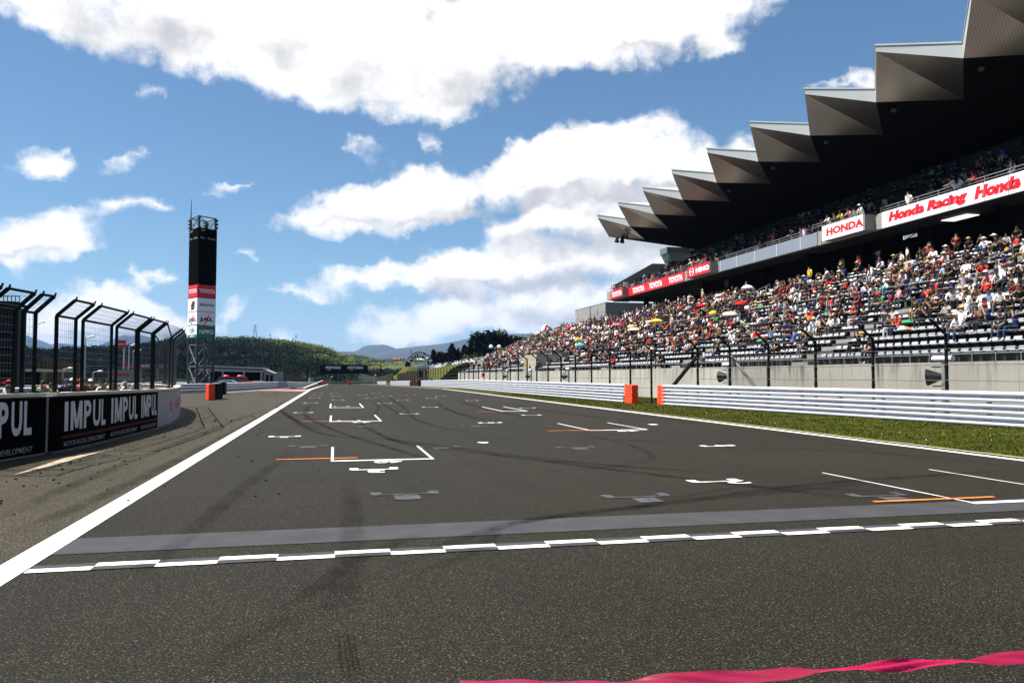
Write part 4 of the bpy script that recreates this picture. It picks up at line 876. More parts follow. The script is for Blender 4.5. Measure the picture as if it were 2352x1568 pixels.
# belongings laid over seats
mb=MB()
BC=[(.75,.75,.75),(.03,.1,.45),(.55,.03,.03),(.03,.3,.12),(.65,.6,.5),(.02,.02,.02),(.75,.25,.03),(.1,.4,.5)]
for k in range(420):
    r=random.choice(range(3,NL)); y=YS0+(YS1-YS0)*rnd()**1.6
    if is_aisle(y) or (r,round(y,1)) in indiv: continue
    x=rowx(r)+.25; z=rowz(r)+.45; a,b,h=uni(.12,.22),uni(.15,.45),uni(.03,.2); m=k%len(BC)
    mb.hexa([(x-a,y-b,z),(x+a,y-b,z),(x+a,y+b,z),(x-a,y+b,z)],[(x-a*.6,y-b*.7,z+h),(x+a*.7,y-b*.6,z+h*.7),(x+a*.6,y+b*.8,z+h*.8),(x-a*.8,y+b*.5,z+h)],m=m)
tag(mb.build('belongings',[mat('bag_%s'%n,c,.8) for n,c in zip(('white','blue','red','green','cream','black','orange','teal'),BC)]),'bags, towels and sheets spread over the empty seats between spectators','belongings',kind='stuff')
# rails in the stand
def railing(name,path,zt,parent,mtl,post=2.,r=.022,extra=0):
    mb=MB()
    for a,b in zip(path,path[1:]):
        mb.tube((a[0],a[1],a[2]+zt),(b[0],b[1],b[2]+zt),r,6)
        for e in range(extra): mb.tube((a[0],a[1],a[2]+zt*(e+1)/(extra+1)),(b[0],b[1],b[2]+zt*(e+1)/(extra+1)),r*.7,4)
        L_=math.dist(a,b); n=max(1,int(L_/post))
        for i in range(n+1): f=i/n; q=[a[j]+(b[j]-a[j])*f for j in range(3)]; mb.tube(q,(q[0],q[1],q[2]+zt),r,5)
    return mb.build(name,mtl,parent)
M_rail=mat('rail_steel',(.35,.36,.37),.4,metal=.4)
railing('front_handrail',[(XW+.1,YS0,2.0),(XW+.1,YS1,2.0)],.3,stand,M_rail,1.0,.016)
for a,b in zip([YS0]+AISLES,AISLES+[YS1]): railing('aisle_handrail',[(rowx(NR1)-.25,a+1.4 if a>YS0 else a,rowz(NR1)),(rowx(NR1)-.25,b-.1,rowz(NR1))],.85,stand,M_rail,1.9,.022)
for y in AISLES[1::2]: railing('stair_handrail',[(rowx(NR1+1),y+.65,rowz(NR1+1)),(rowx(NL-1),y+.65,rowz(NL-1))],.85,stand,M_rail,2.5,.02)
railing('end_handrail',[(rowx(2),YS1,rowz(2)),(rowx(NL),YS1,rowz(NL))],1.,stand,M_rail,1.6,.025,2)
railing('top_handrail',[(rowx(NL),107.5,rowz(NL)),(rowx(NL),YS1,rowz(NL))],1.,stand,M_rail,1.6,.025,2)
# vomitory block low in the far rows
o=MB().box(XW+.35,25.5,84,90,1.0,3.9).build('entrance_block',mat('vomitory_concrete',(.4,.36,.28),.9,var=.3,vscale=1),stand)
MB().box(XW+.345,XW+.36,88.2,89.6,2.1,3.6).build('window',mat('brown_shutter',(.3,.2,.1),.8),stand)
# concourse: columns, back wall with openings
YU0,YU1=12.,107.
OPN=[(1500,1507,677,690),(1520,1544,672,690),(1583,1612,648,678),(1640,1643,644,661),(1658,1673,642,660),(2066,2107,530,548)]
for k in range(12):
    y=YU1-.5-8*k
    hit=False
    for dy in (-.3,.3):
        d_=np.array([44.2,y+dy,13-H]); pxc=CX+F*(d_@rt)/(d_@fw)
        if any(a-3<pxc<b+3 for a,b,_,_ in OPN): hit=True
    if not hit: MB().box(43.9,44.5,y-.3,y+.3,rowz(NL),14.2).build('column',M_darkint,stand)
def backwall():
    mb=MB(); x=52.; zb,zt=rowz(NL),17.2; ops=[]
    for a,b,c,d in OPN:
        ya,yb=atX(b,(c+d)/2,x)[1],atX(a,(c+d)/2,x)[1]; ops.append((ya,yb,atX((a+b)/2,d,x)[2],atX((a+b)/2,c,x)[2]))
    ops.sort(); y=YU0
    for ya,yb,za,z_ in ops:
        mb.box(x,x+.4,y,ya,zb,zt); mb.box(x+.01,x+.39,ya,yb,zb,za); mb.box(x+.01,x+.39,ya,yb,z_,zt); y=yb
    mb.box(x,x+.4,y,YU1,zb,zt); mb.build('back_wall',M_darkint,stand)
    ya,yb,za,z_=ops[0]; sl_=MB()
    for k in range(7): sl_.tube((52.5,ya,za+(z_-za)*k/7),(52.5,yb,za+(z_-za)*(k+.6)/7),.03,4)
    sl_.tube((52.5,ya,z_),(52.5,yb,za),.05,5); ya,yb,za,z_=[o_ for o_ in ops if o_[1]-o_[0]>3][0]; sl_.tube((52.5,ya,z_),(52.5,yb,za+.8),.12,5)
    sl_.build('louvres',M_darkint,stand)
backwall()
# upper deck
XB=39.; ZBt=13.42; ZBb=12.28
deck=MB(); deck.box(XB+.3,XB+.9,YU0,YU1,ZBb-.1,ZBb+.5)
for k in range(13): x=XB+.9+.8*k; deck.box(x,x+1.6 if k<12 else 60,YU0,YU1-.2,ZBb-.1+.37*k,ZBb+.5+.42*(k+1))
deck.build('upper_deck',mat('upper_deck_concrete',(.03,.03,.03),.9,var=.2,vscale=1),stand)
for k in range(5): y=YU1-6-20*k; MB().hexa([(XB+1.2,y-.35,ZBb-.5),(51,y-.35,ZBb+3.4),(51,y+.35,ZBb+3.4),(XB+1.2,y+.35,ZBb-.5)],[(XB+1.2,y-.35,ZBb-.12),(51,y-.35,ZBb+4.2),(51,y+.35,ZBb+4.2),(XB+1.2,y+.35,ZBb-.12)]).build('deck_beam',M_darkint,stand)
# parapet: fascia in segments
M_par=mat('parapet_concrete',(.28,.27,.24),.85,var=.12,vscale=.8)
par=MB(); par.box(XB,XB+.3,YU0,YU1-1,ZBb,ZBt)
XBAY=XB-.9
BY=[(atX(1986,500,XBAY)[1],atX(1889,540,XBAY)[1]),(atX(1631,610,XBAY)[1],atX(1579,630,XBAY)[1]),(atX(1430,670,XBAY)[1],atX(1394,680,XBAY)[1])]
print('BAYS',BY,[atX(p,q,XBAY)[2] for p,q in ((1988,492),(1988,530),(1630,604),(1630,628))])
for a,b in BY: par.box(XBAY,XB+.35,a,b,ZBb-.02,ZBt+.02)
par.build('parapet',M_par,stand)
def sign(name,label,y0,y1,x,m,z0=ZBb-.02,z1=ZBt,th=.06):
    t=thing(name,label,'sign',(x,y0,z0)); MB().box(x-th,x,y0,y1,z0,z1).build('board',m,t); return t
def slet(t,txt,ya,yb,z0,z1,x,m,bold=.03,shear=0):   # ya = left end in the picture (farther), yb = right end (nearer)
    mb=MB(); text_on(mb,txt,lambda u,v:(x,ya+(yb-ya)*u,z0+(z1-z0)*v),bold,shear); return mb.build('lettering',m,t)
def joint(t,ys,x,z0,z1,m): 
    mb=MB(); [mb.box(x-.012,x,y-.02,y+.02,z0,z1) for y in ys]; mb.build('panel_joint',m,t)
XF=XB-.07
t=sign('sign_board','long white sign reading Honda Racing Honda at the right edge of the upper deck',YU0,49.43,XB-.005,M_white)
ya=lambda px,X=XF:atX(px,430,X)[1]
def span(p0,y0,p1,y1,X=XF): return atX(p0,y0,X)[1],atX(p1,y1,X)[1]
a,b=span(2040,500,2222,430); slet(t,'Honda Racing',a,b,ZBb+.12,ZBt-.14,XF-.005,M_redtxt,.075,.22)
a,b=span(2237,440,2345,400); slet(t,'Honda',a,b,ZBb+.2,ZBt-.14,XF-.005,M_redtxt,.075,.22)
slet(t,'Honda Racing',35.,27.,ZBb+.2,ZBt-.2,XF-.005,M_redtxt,.045,.25)
joint(t,[46,43,40.2,38.4,33,28,23],XF-.003,ZBb,ZBt,M_cgrey)
t=sign('sign_board','white sign reading HONDA in red serif capitals on the protruding bay',BY[0][0]+.1,BY[0][1]-.05,XB-.905,M_white,ZBb-.02,ZBt+.03)
a,b=span(1898,540,1983,510,XB-.97); slet(t,'HONDA',a,b,ZBb+.3,ZBt-.25,XB-.972,M_redtxt,.055,0)
mb=MB()
for u in (0,.055,.12,.175,.4,.455,.52,.575,.61,.65,.84,.9,.96): y=a+(b-a)*u; mb.box(XB-.976,XB-.972,y-.1,y+.06,ZBb+.28,ZBb+.34)
mb.build('serifs',M_redtxt,t)
t=sign('sign_board','row of blank grey sign panels between the HONDA and HINO signs',57.3,74.3,XB-.005,M_cgrey,ZBb+.02,ZBt-.02)
joint(t,[59.7,63.4,67.2,70.6,73.9],XF,ZBb+.02,ZBt-.02,M_white)
t=sign('sign_board','red sign reading HINO with a round emblem on its protruding bay',BY[1][0]+.1,BY[1][1]-.05,XB-.905,M_red,ZBb+.02,ZBt)
a,b=span(1598,630,1629,615,XB-.97); slet(t,'HINO',a,b,ZBb+.3,ZBt-.3,XB-.972,M_white,.07,0)
mb=MB(); yc=(atX(1583,630,XB-.97)[1]+atX(1594,630,XB-.97)[1])/2; zc=(ZBb+ZBt)/2; n=24
for i in range(n):
    a0=2*math.pi*i/n; a1=2*math.pi*(i+1)/n
    if i%12 in (5,6): continue
    q=lambda an,r:(XB-.972,yc+math.cos(an)*r*1.1,zc+math.sin(an)*r*.85)
    mb.quad(q(a0,.4),q(a1,.4),q(a1,.52),q(a0,.52))
mb.box(XB-.975,XB-.972,yc-.5,yc+.5,zc-.06,zc+.06); mb.build('round_emblem',M_white,t)
t=sign('sign_board','long red sign reading TOYOTA three times on the upper deck front',82.6,100.2,XB-.005,M_red,ZBb+.01,ZBt)
for p0,p1,yy in ((1453,1480,664),(1491,1521,653),(1536,1568,639)): a,b=span(p0,yy,p1,yy-5); slet(t,'TOYOTA',a,b,ZBb+.2,ZBt-.22,XF-.005,M_white,.045,0)
t=sign('sign_board','short red sign reading TOYOTA on the farthest bay of the upper deck',BY[2][0]+.1,atX(1403,680,XBAY)[1],XB-.905,M_red,ZBb,ZBt-.02)
a,b=span(1405,680,1428,672,XB-.97); slet(t,'TOYOTA',a,b,ZBb+.2,ZBt-.25,XB-.972,M_white,.045,0)
p4=[atX(px,py,40.5) for px,py in ((2153,498),(2190,491),(2210,484),(2170,490))]
MB().hexa([(40.2,p4[3][1],ZBb-.25),(41.2,p4[3][1],ZBb-.25),(41.2,p4[3][1]-2.2,ZBb-.25),(40.2,p4[3][1]-2.2,ZBb-.25)],[(40.2,p4[3][1],ZBb-.2),(41.2,p4[3][1],ZBb-.2),(41.2,p4[3][1]-2.2,ZBb-.2),(40.2,p4[3][1]-2.2,ZBb-.2)]).build('ceiling_light',mat('lit_ceiling_lamp',(.8,.8,.8),.5,emit=(.45,.45,.43)),stand)
# rail on the parapet
for seg,x in (((YU0,49.8),XB+.15),((51.2,57.0),XB-.7),((57.4,75.),XB+.15),((76.2,82.2),XB-.7),((82.6,101),XB+.15),((101.4,107.2),XB-.7)):
    railing('parapet_rail',[(x,seg[0],ZBt),(x,seg[1],ZBt)],.42,stand,M_rail,1.8,.022,1)
# upper tier seats and spectators: shade put into dark seat and clothing colours
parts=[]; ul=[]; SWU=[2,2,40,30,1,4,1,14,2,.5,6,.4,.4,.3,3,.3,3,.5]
for k in range(12):
    y=YU0+.5
    while y<YU1-1:
        x=XB+1.15+.8*k; z=ZBb+.5+.42*(k+1) if k>=0 else ZBb+.5
        parts.append((sa_[0]+np.array([x,y,z]),sa_[1],sa_[2],sa_[3]))
        if rnd()<(.17 if k<3 else .07): ul.append((x,y,z+.42,random.choice([0,1,2,3,4]),math.pi/2+uni(-.4,.4),wchoice(18,SWU),wchoice(5,TW),random.randrange(len(HATS)),0))
        y+=.55 if y>30 else 1.1
o=bulk('upper_seat_rows',parts,[mat('shade_toned_seat',(.035,.037,.04),.6),M_seat2],stand,tuple(stand.location)); o['kind']='stuff'
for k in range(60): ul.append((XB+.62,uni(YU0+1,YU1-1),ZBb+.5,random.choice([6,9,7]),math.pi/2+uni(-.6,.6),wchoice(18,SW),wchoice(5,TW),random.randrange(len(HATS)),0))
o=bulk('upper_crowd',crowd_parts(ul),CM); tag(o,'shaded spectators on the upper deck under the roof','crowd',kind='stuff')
# people leaning on the bay rails, lit by the sun
BAY=[(54.9,1,0,0,0,'spectator in a white top leaning on the rail above HONDA, farthest left of that bay'),(54.1,2,1,0,0,'spectator in black, second on the rail above the HONDA sign'),(53.3,13,2,2,20,'spectator in a yellow top and black cap on the rail above HONDA'),(52.3,9,3,0,0,'spectator in a pink top on the rail above the HONDA sign'),(50.9,0,3,0,16,'white capped spectator at the right end of the rail above HONDA'),
 (79.6,0,0,0,16,'white shirted spectator with cap at the left end above HINO'),(78.8,4,0,0,0,'spectator in red standing on the bay above the HINO sign'),(77.6,5,0,0,0,'spectator in grey standing on the bay above the HINO sign'),(76,16,0,0,19,'spectator in dark red with red cap above the HINO sign'),
 (104.6,5,0,0,0,'spectator in grey at the far end above the last TOYOTA sign'),(103.8,9,0,0,0,'spectator in pink above the last TOYOTA sign'),(103,2,0,0,0,'spectator in black above the last TOYOTA sign'),(101.2,10,0,0,0,'spectator in brown at the right end above the last TOYOTA sign')]
for y,sh,tro,_,ht,lab in BAY: add_person(7,(XB-.45,y,ZBb+.35),math.pi/2+uni(-.3,.3),sh,tro%5,ht,lab,'spectators leaning on the upper deck rail')
# glazed boxes behind the upper tier, end wall, press box
gl=MB(); gl.box(50.2,50.3,YU0,YU1-2,18.2,19.4); o=gl.build('box_glazing',M_glass,stand)
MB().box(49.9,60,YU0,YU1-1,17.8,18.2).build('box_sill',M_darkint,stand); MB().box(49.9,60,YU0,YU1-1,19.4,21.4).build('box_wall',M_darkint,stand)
m_=MB()
for k in range(30): y=YU0+2+3.1*k; m_.box(50.1,50.19,y-.06,y+.06,18.2,19.4)
m_.build('box_mullion',M_darkint,stand)
MB().hexa([(39.3,YU1-.2,12.3),(60,YU1-.2,12.3),(60,YU1+.15,12.3),(39.3,YU1+.15,12.3)],[(39.4,YU1-.2,14.6),(60,YU1-.2,17.95),(60,YU1+.15,17.95),(39.4,YU1+.15,14.6)]).build('end_wall',mat('end_wall_concrete',(.2,.19,.17),.9),stand)
o=MB(); o.hexa([(39.35,YU1-.25,14.6),(45.3,YU1-.25,17.9),(60,YU1-.25,17.95),(60,YU1-.25,14.)],[(39.35,YU1+.2,14.6),(45.3,YU1+.2,17.9),(60,YU1+.2,17.95),(60,YU1+.2,14.)]); o.build('end_gable',M_par,stand)
MB().box(46.4,60,YU1-3,YU1-.5,19.1,19.95).build('press_box_beam',mat('blue_grey_metal',(.12,.14,.17),.5),stand)
MB().hexa([(47.1,YU1-3,17.9),(60,YU1-3,17.9),(60,YU1-.6,17.9),(47.1,YU1-.6,17.9)],[(46.5,YU1-3,19.1),(60,YU1-3,19.1),(60,YU1-.6,19.1),(46.5,YU1-.6,19.1)]).build('press_box_glass',mat('pale_glass',(.25,.32,.33),.1,spec=.7),stand)
# end service blocks
t=thing('concrete_block','pale concrete service block beyond the far end of the upper deck','building',(42,118,0)); MB().box(42,50,117.9,125.3,9,13.1).build('wall',mat('panel_concrete',(.27,.27,.26),.85,var=.15,vscale=.7),t); MB().box(41.97,50.03,117.87,125.33,13.1,13.18).build('coping',M_par,t)
MB().box(41.9,41.995,121.6,121.8,9,12.4).build('downpipe',M_rail,t); mb=MB(); [mb.box(41.99,42.0,117.9,125.3,z,z+.03) for z in (10.4,11.7)]; mb.build('joint_line',M_darkint,t)
t=thing('concrete_block','farther and smaller concrete service block past the grandstand end','building',(42,126,0)); MB().box(42,50,125.7,133.9,8,13.15).build('wall',MC['panel_concrete'],t); MB().box(41.97,50.03,125.67,133.93,13.15,13.22).build('coping',M_par,t); mb=MB(); mb.tube((41.9,132.8,11.7),(41.9,132.8,12.0),.14,8); mb.build('wall_lamp',M_white,t)
# ---------------------------------------------------------------- roof
M_soff=bpy.data.materials.new('slatted_soffit'); M_soff.use_nodes=True; t_=M_soff.node_tree; b_=t_.nodes['Principled BSDF']; b_.inputs['Roughness'].default_value=.28; b_.inputs['Metallic'].default_value=.95
g_=t_.nodes.new('ShaderNodeNewGeometry'); wv=t_.nodes.new('ShaderNodeTexWave'); wv.bands_direction='Z'; wv.inputs['Scale'].default_value=3.4; wv.inputs['Distortion'].default_value=0
mpn=t_.nodes.new('ShaderNodeMapping'); mpn.inputs['Rotation'].default_value=(R(35),0,0); t_.links.new(g_.outputs['Position'],mpn.inputs[0]); t_.links.new(mpn.outputs[0],wv.inputs[0])
rp=t_.nodes.new('ShaderNodeValToRGB'); rp.color_ramp.elements[0].position=.0; rp.color_ramp.elements[0].color=(.26,.24,.21,1); rp.color_ramp.elements[1].position=.4; rp.color_ramp.elements[1].color=(.37,.345,.30,1); t_.links.new(wv.outputs[0],rp.inputs[0])
t_.links.new(rp.outputs[0],b_.inputs['Base Color'])
M_fas=mat('pale_fascia',(.42,.44,.44),.5,var=.06,vscale=.5); M_ceil=mat('shade_toned_roof_lining',(.006,.006,.0055),.95,spec=.05); M_rtop=mat('roof_sheet',(.45,.46,.47),.5)  # ceiling lining coloured near black to stand in for shade under the roof
HP=3.925; TIPS=[43.4+2*HP*k for k in range(-4,8)]
roof_things=[]
for i,Y in enumerate(TIPS):
    T=(34.,Y,22.45); Tt=(33.97,Y,22.84); Va=(37.,Y+HP,20.72); Vb=(37.,Y-HP,20.72); Vat=(36.97,Y+HP,21.65); Vbt=(36.97,Y-HP,21.65); P=(40.6,Y,19.85)
    Ba=(50.,Y+HP,19.45); Bb=(50.,Y-HP,19.45); Bat=(58,Y+HP,22.9); Bbt=(58,Y-HP,22.9); Rt=(46,Y,22.9); Ca=(60,Y+HP,21.); Cb=(60,Y-HP,21.)
    sf=MB(); sf.quad(T,P,Va); sf.quad(T,Vb,P); sf.build('soffit_facet',M_soff,stand)
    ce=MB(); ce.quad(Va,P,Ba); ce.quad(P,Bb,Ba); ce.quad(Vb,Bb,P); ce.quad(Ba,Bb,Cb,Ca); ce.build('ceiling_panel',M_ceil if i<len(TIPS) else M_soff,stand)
    fa=MB(); fa.quad(T,Va,Vat,Tt); fa.quad(T,Tt,Vbt,Vb); 
    fa.hexa([(Tt[0]-.05,Tt[1],Tt[2]),(Tt[0]+.12,Tt[1],Tt[2]),(Vat[0]+.12,Vat[1],Vat[2]),(Vat[0]-.05,Vat[1],Vat[2])],[(Tt[0]-.05,Tt[1],Tt[2]+.1),(Tt[0]+.12,Tt[1],Tt[2]+.1),(Vat[0]+.12,Vat[1],Vat[2]+.1),(Vat[0]-.05,Vat[1],Vat[2]+.1)])
    fa.hexa([(Tt[0]-.05,Tt[1],Tt[2]),(Vbt[0]-.05,Vbt[1],Vbt[2]),(Vbt[0]+.12,Vbt[1],Vbt[2]),(Tt[0]+.12,Tt[1],Tt[2])],[(Tt[0]-.05,Tt[1],Tt[2]+.1),(Vbt[0]-.05,Vbt[1],Vbt[2]+.1),(Vbt[0]+.12,Vbt[1],Vbt[2]+.1),(Tt[0]+.12,Tt[1],Tt[2]+.1)])
    fa.build('roof_fascia',M_fas,stand)
    rf=MB(); rf.quad(Tt,Vat,Bat,Rt); rf.quad(Tt,Rt,Bbt,Vbt); rf.quad(Rt,Bat,Bbt); rf.build('roof_sheet',M_rtop,stand)
Y=TIPS[-1]+HP; mb=MB(); mb.quad((37,Y,20.72),(50,Y,19.45),(60,Y,21.),(58,Y,22.9),(36.97,Y,21.65)); mb.build('roof_end',M_soff,stand)
Y=TIPS[0]-HP; mb=MB(); mb.quad((37,Y,20.72),(36.97,Y,21.65),(58,Y,22.9),(60,Y,21.),(50,Y,19.45)); mb.build('roof_end',M_soff,stand)
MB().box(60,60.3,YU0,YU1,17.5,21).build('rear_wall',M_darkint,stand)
# floodlights under the roof
for k,(px,py) in enumerate(((1418,553),(1430,554),(1441,550))):
    x,y,z=atX(px,py-9,38.5); t=thing('floodlight',('leftmost','middle','rightmost')[k]+' of three dark floodlights hanging under the far tip of the roof','floodlight',(x,y,z),group='floodlights under the far roof tip')
    s_=1. if k<2 else .6
    MB().tube((x,y,z+.25),(x,y,z-.1),.05,6).build('hanger',M_dsteel,t); MB().tube((x,y,z),(x-.12,y-.1,z-.75*s_),.16*s_,10,r1=.34*s_).build('housing',M_dsteel,t)
for k,(px,py) in enumerate(((2254,159),(2053,254),(1898,327),(1776,386),(1674,438),(1583,478))):
    x,y,z=atX(px,py,38.2); t=thing('spotlight','small pale spotlight on the dark roof lining under the %s petal from top right'%['second','third','fourth','fifth','sixth','seventh'][k],'spotlight',(x,y,z)); MB().ell((x,y,z),(.2,.2,.14),8,5).build('housing',mat('dim_lamp_housing',(.06,.07,.065),.6),t); MB().tube((x,y,z),(x,y,z+.6),.03,5).build('hanger',M_dsteel,t)
# umbrellas and parasols
UMB=[(1508,737,'yellow',(.8,.5,.03),.75),(1417,746,'pink',(.7,.12,.2),.7),(1456,757,'cream',(.75,.66,.45),.75),(1333,792,'turquoise',(.03,.5,.6),.6),(1307,752,'red',(.6,.02,.05),.6),(1317,755,'peach',(.75,.4,.25),.5),(1327,779,'amber',(.7,.4,.02),.5),(1450,750,'pale yellow',(.75,.55,.15),.5),(1717,660,'white',(.78,.78,.8),.6),(1702,697,'scarlet',(.65,.01,.01),.55),(1675,722,'ivory',(.78,.74,.6),.75),(1638,719,'golden',(.75,.45,.02),.4),(1610,702,'crimson',(.45,.01,.03),.5),(1235,766,'orange and white',(.7,.35,.15),.55)]
for px,py,nm,c,rr in UMB:
    rr*=.85
    d=ray(px,py); best=None
    for k in range(2000):
        tt_=20+k*.08; p=(d[0]*tt_,d[1]*tt_,H+d[2]*tt_); surf=Z0+(p[0]-X0)*.465+1.15
        if p[2]<surf: best=p; break
    if not best: continue
    x,y,z=best; t=thing('umbrella',nm+' umbrella open among the seated spectators','umbrella',(x,y,z-1.),group='umbrellas in the lower stand')
    mb=MB(); mb.ell((x,y,z-.1),(rr,rr,.3),12,4,v0=5,v1=90); mb.build('canopy',mat('umbrella_'+nm.replace(' ','_'),c,.7),t,smooth=False); MB().tube((x,y,z-.9),(x,y,z+.15),.012,5).build('shaft',M_dsteel,t)
x,y,z=atY(1255,757,136); t=thing('umbrella','tilted red and white panelled umbrella at the top far corner of the stand','umbrella',(x,y,z-.8),group='umbrellas in the lower stand')
mb=MB(); mb.ell((x,y,z),(.95,.6,.95),12,6,v0=-60,v1=90); 
for i in range(len(mb.m)): mb.m[i]=(i%12)//2%2
mb.build('canopy',[MC['umbrella_red'],M_white],t); MB().tube((x,y,z-1),(x,y,z+.1),.015,5).build('shaft',M_dsteel,t)
# ---------------------------------------------------------------- catch fence along the right
M_post=mat('weathered_dark_steel',(.01,.011,.01),.85,var=.4,vscale=5)
PX=[2352+190,2175,2006,1874,1766,1677,1603,1538]
def fence(name,label,xs,yr,zt=2.98,cables=6):
    """xs: list of (x,y)"""
    t=thing(name,label,'catch fence',(xs[0][0],xs[0][1],0))
    for x,y in xs:
        z=zg(y); mb=MB(); mb.tube((x,y,z-.2),(x,y,z+zt-.05),.056,8); mb.tube((x,y,z+zt-.1),(x-.62,y,z+zt+.42),.045,8); 
        for q in (.6,1.2,1.8,2.4): mb.tube((x,y,z+q-.03),(x,y,z+q+.03),.068,8)
        mb.build('post',M_post,t)
    cb=MB()
    for k in range(cables):
        for (a,b) in zip(xs,xs[1:]):
            z=.35+(zt-.4)*k/(cables-1); sag=-.02
            m_=((a[0]+b[0])/2,(a[1]+b[1])/2); za,zb_=zg(a[1])+z,zg(b[1])+z
            cb.tube((a[0]-.07,a[1],za),(m_[0]-.07,m_[1],(za+zb_)/2+sag),.011,4,cap=False); cb.tube((m_[0]-.07,m_[1],(za+zb_)/2+sag),(b[0]-.07,b[1],zb_),.011,4,cap=False)
    for (a,b) in zip(xs,xs[1:]):
        for f,zz in ((.5,.21),(1.,.42)): cb.tube((a[0]-.62*f,a[1],zg(a[1])+zt+zz),(b[0]-.62*f,b[1],zg(b[1])+zt+zz),.009,4,cap=False)
    cb.build('cable',M_wire,t)
    return t
xs=[]
for px in PX: 
    d=ray(px,880); 
    for k in range(4000):
        tt_=5+k*.02
        if d[0]*tt_>=RX(d[1]*tt_)+.75: xs.append((d[0]*tt_,d[1]*tt_)); break
nearf=xs[:7]
f1=fence('catch_fence','dark steel catch fence with bent posts and wires behind the nearer guardrail',nearf,0)
# chain link on the near fence
cl=MB(); s_=.075
for (a,b) in zip(nearf[:6],nearf[1:6]):
    L_=math.dist(a,b); z0,z1=.9,2.4; hgt=z1-z0; n=int((L_+hgt)/s_/1.0); dx,dy=(b[0]-a[0])/L_,(b[1]-a[1])/L_
    for i in range(n):
        u0=-hgt+i*s_
        for sg in (1,-1):
            p0,p1=u0,u0+hgt; q0,q1=max(p0,0),min(p1,L_)
            if q1<=q0: continue
            za=(q0-p0)+z0; zb_=(q1-p0)+z0
            if sg<0: za,zb_=z1-(q0-p0),z1-(q1-p0)
            cl.tube((a[0]+dx*q0,a[1]+dy*q0,za),(a[0]+dx*q1,a[1]+dy*q1,zb_),.0035,3,cap=False)
cl.build('chain_link',M_wire,f1)
far=[nearf[-1] and (xs[-1][0]-.1,xs[-1][1]+.0)]; y=xs[-1][1]
P2=[(16.7,39.6)]
y=42.3
while y<138: P2.append((RX(y)+.75,y)); y+=3.15
f2=fence('catch_fence','long dark catch fence of bent posts running away behind the far guardrail',P2,0)
a=nearf[6]; 
MB().bar((nearf[6][0]+.3,nearf[6][1]+.3,2.7),(16.9,39.2,.0),.14,.14).build('brace',M_post,f1)
MB().tube((nearf[5][0]+.1,nearf[5][1]+.2,2.5),(nearf[5][0]+1.,nearf[5][1]-1.6,.3),.07,6).build('brace',M_rail,f1)
# loudspeakers on posts by the wall
SPK=[(2160,866,20.6),(1660,865,20.2),(1334+0,0,0)]
SL=['nearest loudspeaker horn on its post in front of the concrete wall at right','second nearest loudspeaker horn on a post, seen between fence posts','third loudspeaker horn on a post before the stained wall','fourth loudspeaker horn along the far wall','farthest loudspeaker horn along the far wall']
for k,(px,py,X) in enumerate([(2170,868,20.4),(1674,866,20.0),(1472+0,868,19.6),(1252,866,19.3),(1165,866,19.)]):
    if k==2: px=1268+0
    x,y,z=atX(px,py,X)
    if k==2: x,y,z=atX(1306,864,19.5)
    if k==3: x,y,z=atX(1220,862,19.3)
    if k==4: x,y,z=atX(1166,861,19.2)
    y=y; t=thing('loudspeaker',SL[k],'loudspeaker',(x,y,0),group='loudspeakers along the stand wall')
    MB().box(x-.07,x+.07,y-.07,y+.07,0,2.05).build('post',M_rail,t)
    zc=1.5; MB().tube((x-.0,y+.12,zc),(x-.28,y+.5,zc-.03),.1,10,r1=.3).build('horn',mat('black_plastic',(.012,.012,.012),.5),t)
    MB().bar((x,y,zc+.33),(x-.15,y+.42,zc+.33),.05,.04).build('bracket',M_post,t); MB().bar((x,y,zc-.33),(x-.15,y+.38,zc-.33),.05,.04).build('bracket',M_post,t)
    MB().tube((x-.05,y-.45,2.12),(x-.05,y+.45,2.12),.1,8).build('rolled_cover',mat('white_plastic',(.7,.7,.7),.5),t)
x,y,z=atX(1162+470,0,1)if 0 else atX(1636,1265,20) if 0 else atX(1633*.6806,1265*.6806,18.5)
t=thing('red_light_box','small red marker lamp box on a pole at the far wall','lamp',(x,y,0)); MB().box(x-.25,x+.05,y-.3,y+.3,z-.25,z+.25).build('lamp_box',M_red,t); MB().tube((x,y,0),(x,y,z-.2),.04,6).build('pole',M_dsteel,t)
# ================================================================ BACKGROUND
nrs=np.random.RandomState(11)
def sil(pts,px):
    for (a,ya),(b,yb) in zip(pts,pts[1:]):
        if px<=b: return ya+(yb-ya)*(px-a)/(b-a)
    return pts[-1][1]
def vnoise(x,y,s_): return math.sin(x/s_*1.3+math.cos(y/s_*1.7)*1.9)*.5+math.sin(y/s_*2.1+x/s_*.7+1.3)*.5
def hill(name,pts,Y,foot,back,m,rough=1.,n=120,base=-3.,exp=1.2,kind='structure',rows=16,rs=60):
    """a hill whose skyline follows pts (px) when standing at distance Y"""
    mb=MB(); p0,p1=pts[0][0],pts[-1][0]
    for i in range(n+1):
        px=p0+(p1-p0)*i/n; x,_,z=atY(px,sil(pts,px),Y); dx=x/Y
        for j in range(rows+1):
            t=j/rows; yy=foot+(back-foot)*t; tt_=min(1,(yy-foot)/(Y-foot)); hh=tt_**exp if yy<=Y else max(0,1-((yy-Y)/(back-Y))**1.5)
            # linear along the sight line keeps the ridge as the skyline
            zz=base+(z-base)*hh; 
            if 0<tt_<1: zz+=rough*vnoise(dx*yy,yy,rs)*min(tt_,1-tt_)*2
            mb.v.append((dx*yy,yy,zz))
    for i in range(n):
        for j in range(rows): a=i*(rows+1)+j; mb.f.append((a,a+rows+1,a+rows+2,a+1)); mb.m.append(0)
    o=mb.build(name,m,smooth=True); tag(o,kind=kind); return mb
M_mtn=mat('mountain_slope',(.02,.028,.018),.95,col2=(.008,.013,.009),vscale=.002,detail=8)
